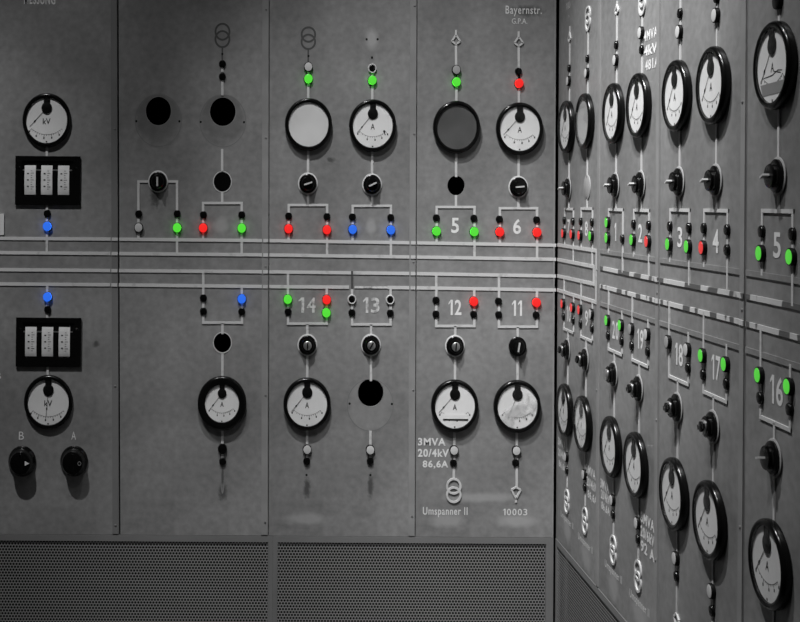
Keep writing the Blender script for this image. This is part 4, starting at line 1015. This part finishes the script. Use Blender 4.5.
def switch(w, u, z, kind, ang, lab):
    root = thing('rotary_switch', w, u, z, lab, 'switch', 'rotary switches on the switchboard', MOUNT)
    thin = 'all black' in lab
    part('rim_plate', ('rp', thin, w), lambda: MB().lathe([(0, 0), (.0385 if not thin else .034, 0), (.0385 if not thin else .034, .0012), (.037 if not thin else .033, .002), (0, .002)], 44), M['black' if thin else 'strip' if w == 'L' else 'greyplate'], root)
    part('flange', 'fl', lambda: MB().lathe([(0, -.003), (.02, -.003), (.02, .002), (.0338, .002), (.0338, .0065), (.031, .009), (.026, .010), (0, .010)], 44), M['black'], root)
    part('grip', 'gr', lambda: MB().lathe([(.0235, .009), (.0225, .013), (.0235, .017), (.0245, .019), (.0225, .0215), (.016, .0225), (0, .0225)], 36), M['gloss'], root)
    a = math.radians(ang); c, s = math.cos(a), math.sin(a)
    def blade(l, t, y0, y1):
        return MB().slab(-l * c, -l * s * K, l * c, l * s * K, t, -y1, -y0)
    if kind == 'lever':
        part('lever', ('lv', ang, w, thin), lambda: blade(.0160 if w == 'L' else .0085, .0030 if thin else .0058 if w == 'L' else .0045, .0215, .0375), M['lever'], root)  # on two left-wall switches this pale blade stands in for a highlight
    else:
        part('centre_cap', 'cc', lambda: MB().lathe([(.0155, .022), (.0155, .0255), (.0125, .0275), (0, .028)], 28), M['silver'], root)
        if kind == 'key': part('key_bar', ('kb', ang), lambda: blade(.014, .0045, .027, .0300), M['black'], root)
        elif kind == 'crown':
            def crown():
                mb = MB()
                mb.slab(-.019 * c, -.019 * s * K, .019 * c, .019 * s * K, .012, -.0325, -.027); mb.lathe([(.012, .027), (.012, .0325), (.010, .0335), (0, .0335)], 20); return mb
            part('handle', ('cr', ang), crown, M['black'], root)
M['lever'] = plain('lever_grey', .42, .4, metal=.1)
for k_ in KNOBS: switch(*k_)
w, u, z = BLANK_COVER
root = thing('blanking_cover', w, u, z, 'pale blank oval cover plate above number 8 on the right wall', 'cover plate')
link('plate', MB().lathe([(0, 0), (.0395, 0), (.0395, .0022), (.0375, .003), (0, .003)], 44).mesh('plate', M['greyplate']), root)

# ------------------------------------------------------------------ lamps and caps
LN = dict(white='lenswhite', grey='lensgrey', dark='gloss', black='gloss')
for w, u, z, col, lab in LAMPS:
    root = thing('indicator_lamp', w, u, z, lab, 'lamp', 'indicator lamps of the switchboard')
    lit = col in ('green', 'red', 'blue', 'flat_green', 'flat_red')
    if col == 'dark':
        part('rim', 'rimd', lambda: MB().lathe([(.0168, 0), (.0168, .007), (.0150, .0085), (.0125, .0075), (.0120, .004), (0, .004)], 28), M['rimpale'] if 'rimpale' in M else M['strip'], root)
        part('lens', 'lensd', lambda: MB().lathe([(.0120, .004), (.0112, .0075), (.007, .0092), (0, .0098)], 24), M['gloss'], root)
        continue
    glow = col in ('green', 'red', 'blue')
    part('rim', ('rim', glow), lambda: MB().lathe([(0, 0), (.0178, 0), (.0178, .004), (.0170, .0056), (0, .0056)] if glow else [(0, 0), (.0175, 0), (.0175, .0085), (.0168, .0105), (.0150, .0108), (0, .0105)], 28), M['matt'], root)
    ln = part('lens', ('lens', col), lambda: MB().lathe([(.0160, .0056), (.0163, .0106), (.0135, .0122), (.007, .0134), (0, .0137)] if col in ('green', 'red', 'blue') else [(.0150, .0102), (.0146, .0112), (.0110, .0118), (0, .0120)], 28, cap=1 if glow else 0), [M[LN.get(col, col)], M[col + '_edge']] if glow else M[LN.get(col, col)], root)
for w, u, z, lab in CAPS:
    root = thing('round_cap', w, u, z, lab, 'cap', 'small black caps of the switchboard')
    part('cap', 'cap', lambda: MB().lathe([(.0126, 0), (.0126, .0055), (.0115, .0075), (.007, .0086), (0, .0088)], 22), M['black'], root)
    part('collar', 'caprim', lambda: MB().lathe([(0, 0), (.0138, 0), (.0138, .0022), (.0126, .003), (0, .003)], 22), M['matt'], root)

# small pale plate at the left edge of the picture
u0, u1, z0, z1 = PLATE
root = thing('name_plate', 'L', (u0 + u1) / 2, z0, 'pale blank plate cut by the left edge just above the busbars', 'plate')
hw = (u1 - u0) / 2
link('plate', MB().box(-hw, hw, -.006, 0, 0, z1 - z0).mesh('plate', M['plate'], False), root)

# ------------------------------------------------------------------ light
FITTED_CEILING_SPOTS = [((-1.4, -1.6, 5.2), (0, -.5, .5), 26, 3.81), ((-2.7, -1.7, 5.2), (-2.2, 0, .4), 16, 2.1), ((-1.1, -2.2, 5.2), (0, -.5, 1.2), 15, 3.37),  # unseen lamps inferred from shadows; extra cones added and fitted to wall brightness
    ((-2.7, -1.7, 5.2), (-1.6, 0, 1.0), 21, .95), ((-1.4, -2.9, 5.2), (0, -.5, .5), 26, 1.2), ((-1.1, -1.1, 5.2), (0, -.75, 2.5), 12, .9)]
def spot(name, loc, target, energy, angle, blend, size):
    l = bpy.data.lights.new(name, 'SPOT'); l.energy = energy; l.spot_size = math.radians(angle); l.spot_blend = blend; l.shadow_soft_size = size
    o = bpy.data.objects.new(name, l); COL.objects.link(o); o.location = loc
    o.rotation_euler = (Vector(target) - Vector(loc)).to_track_quat('-Z', 'Y').to_euler(); return o
for loc, tgt, half, e in FITTED_CEILING_SPOTS: spot('fitted_ceiling_spot', loc, tgt, e * 223, half * 2, 1.0, .05)
w_ = bpy.data.worlds.new('dim_room'); SC.world = w_; w_.use_nodes = True
w_.node_tree.nodes['Background'].inputs[0].default_value = (.5, .5, .5, 1); w_.node_tree.nodes['Background'].inputs[1].default_value = .02

# ------------------------------------------------------------------ camera
cd = bpy.data.cameras.new('camera'); cam = bpy.data.objects.new('camera', cd); COL.objects.link(cam)
v = [Vector((r_[0], r_[2], -r_[1])) for r_ in CAM_R]
mt = Matrix((v[0], -v[1], -v[2])).transposed().to_4x4(); mt.translation = CAM_POS
cam.matrix_world = mt
cd.sensor_fit = 'HORIZONTAL'; cd.sensor_width = 36; cd.lens = FOCAL_PX / 800 * 36
cd.shift_x = (400 - PRINCIPAL[0]) / 800; cd.shift_y = -(311 - PRINCIPAL[1]) / 800
cd.clip_start = .05
SC.camera = cam
SC.view_settings.view_transform = 'Standard'; SC.view_settings.look = 'None'; SC.view_settings.gamma = 1
SC.view_settings.use_curve_mapping = False; SC.view_settings.exposure = 0
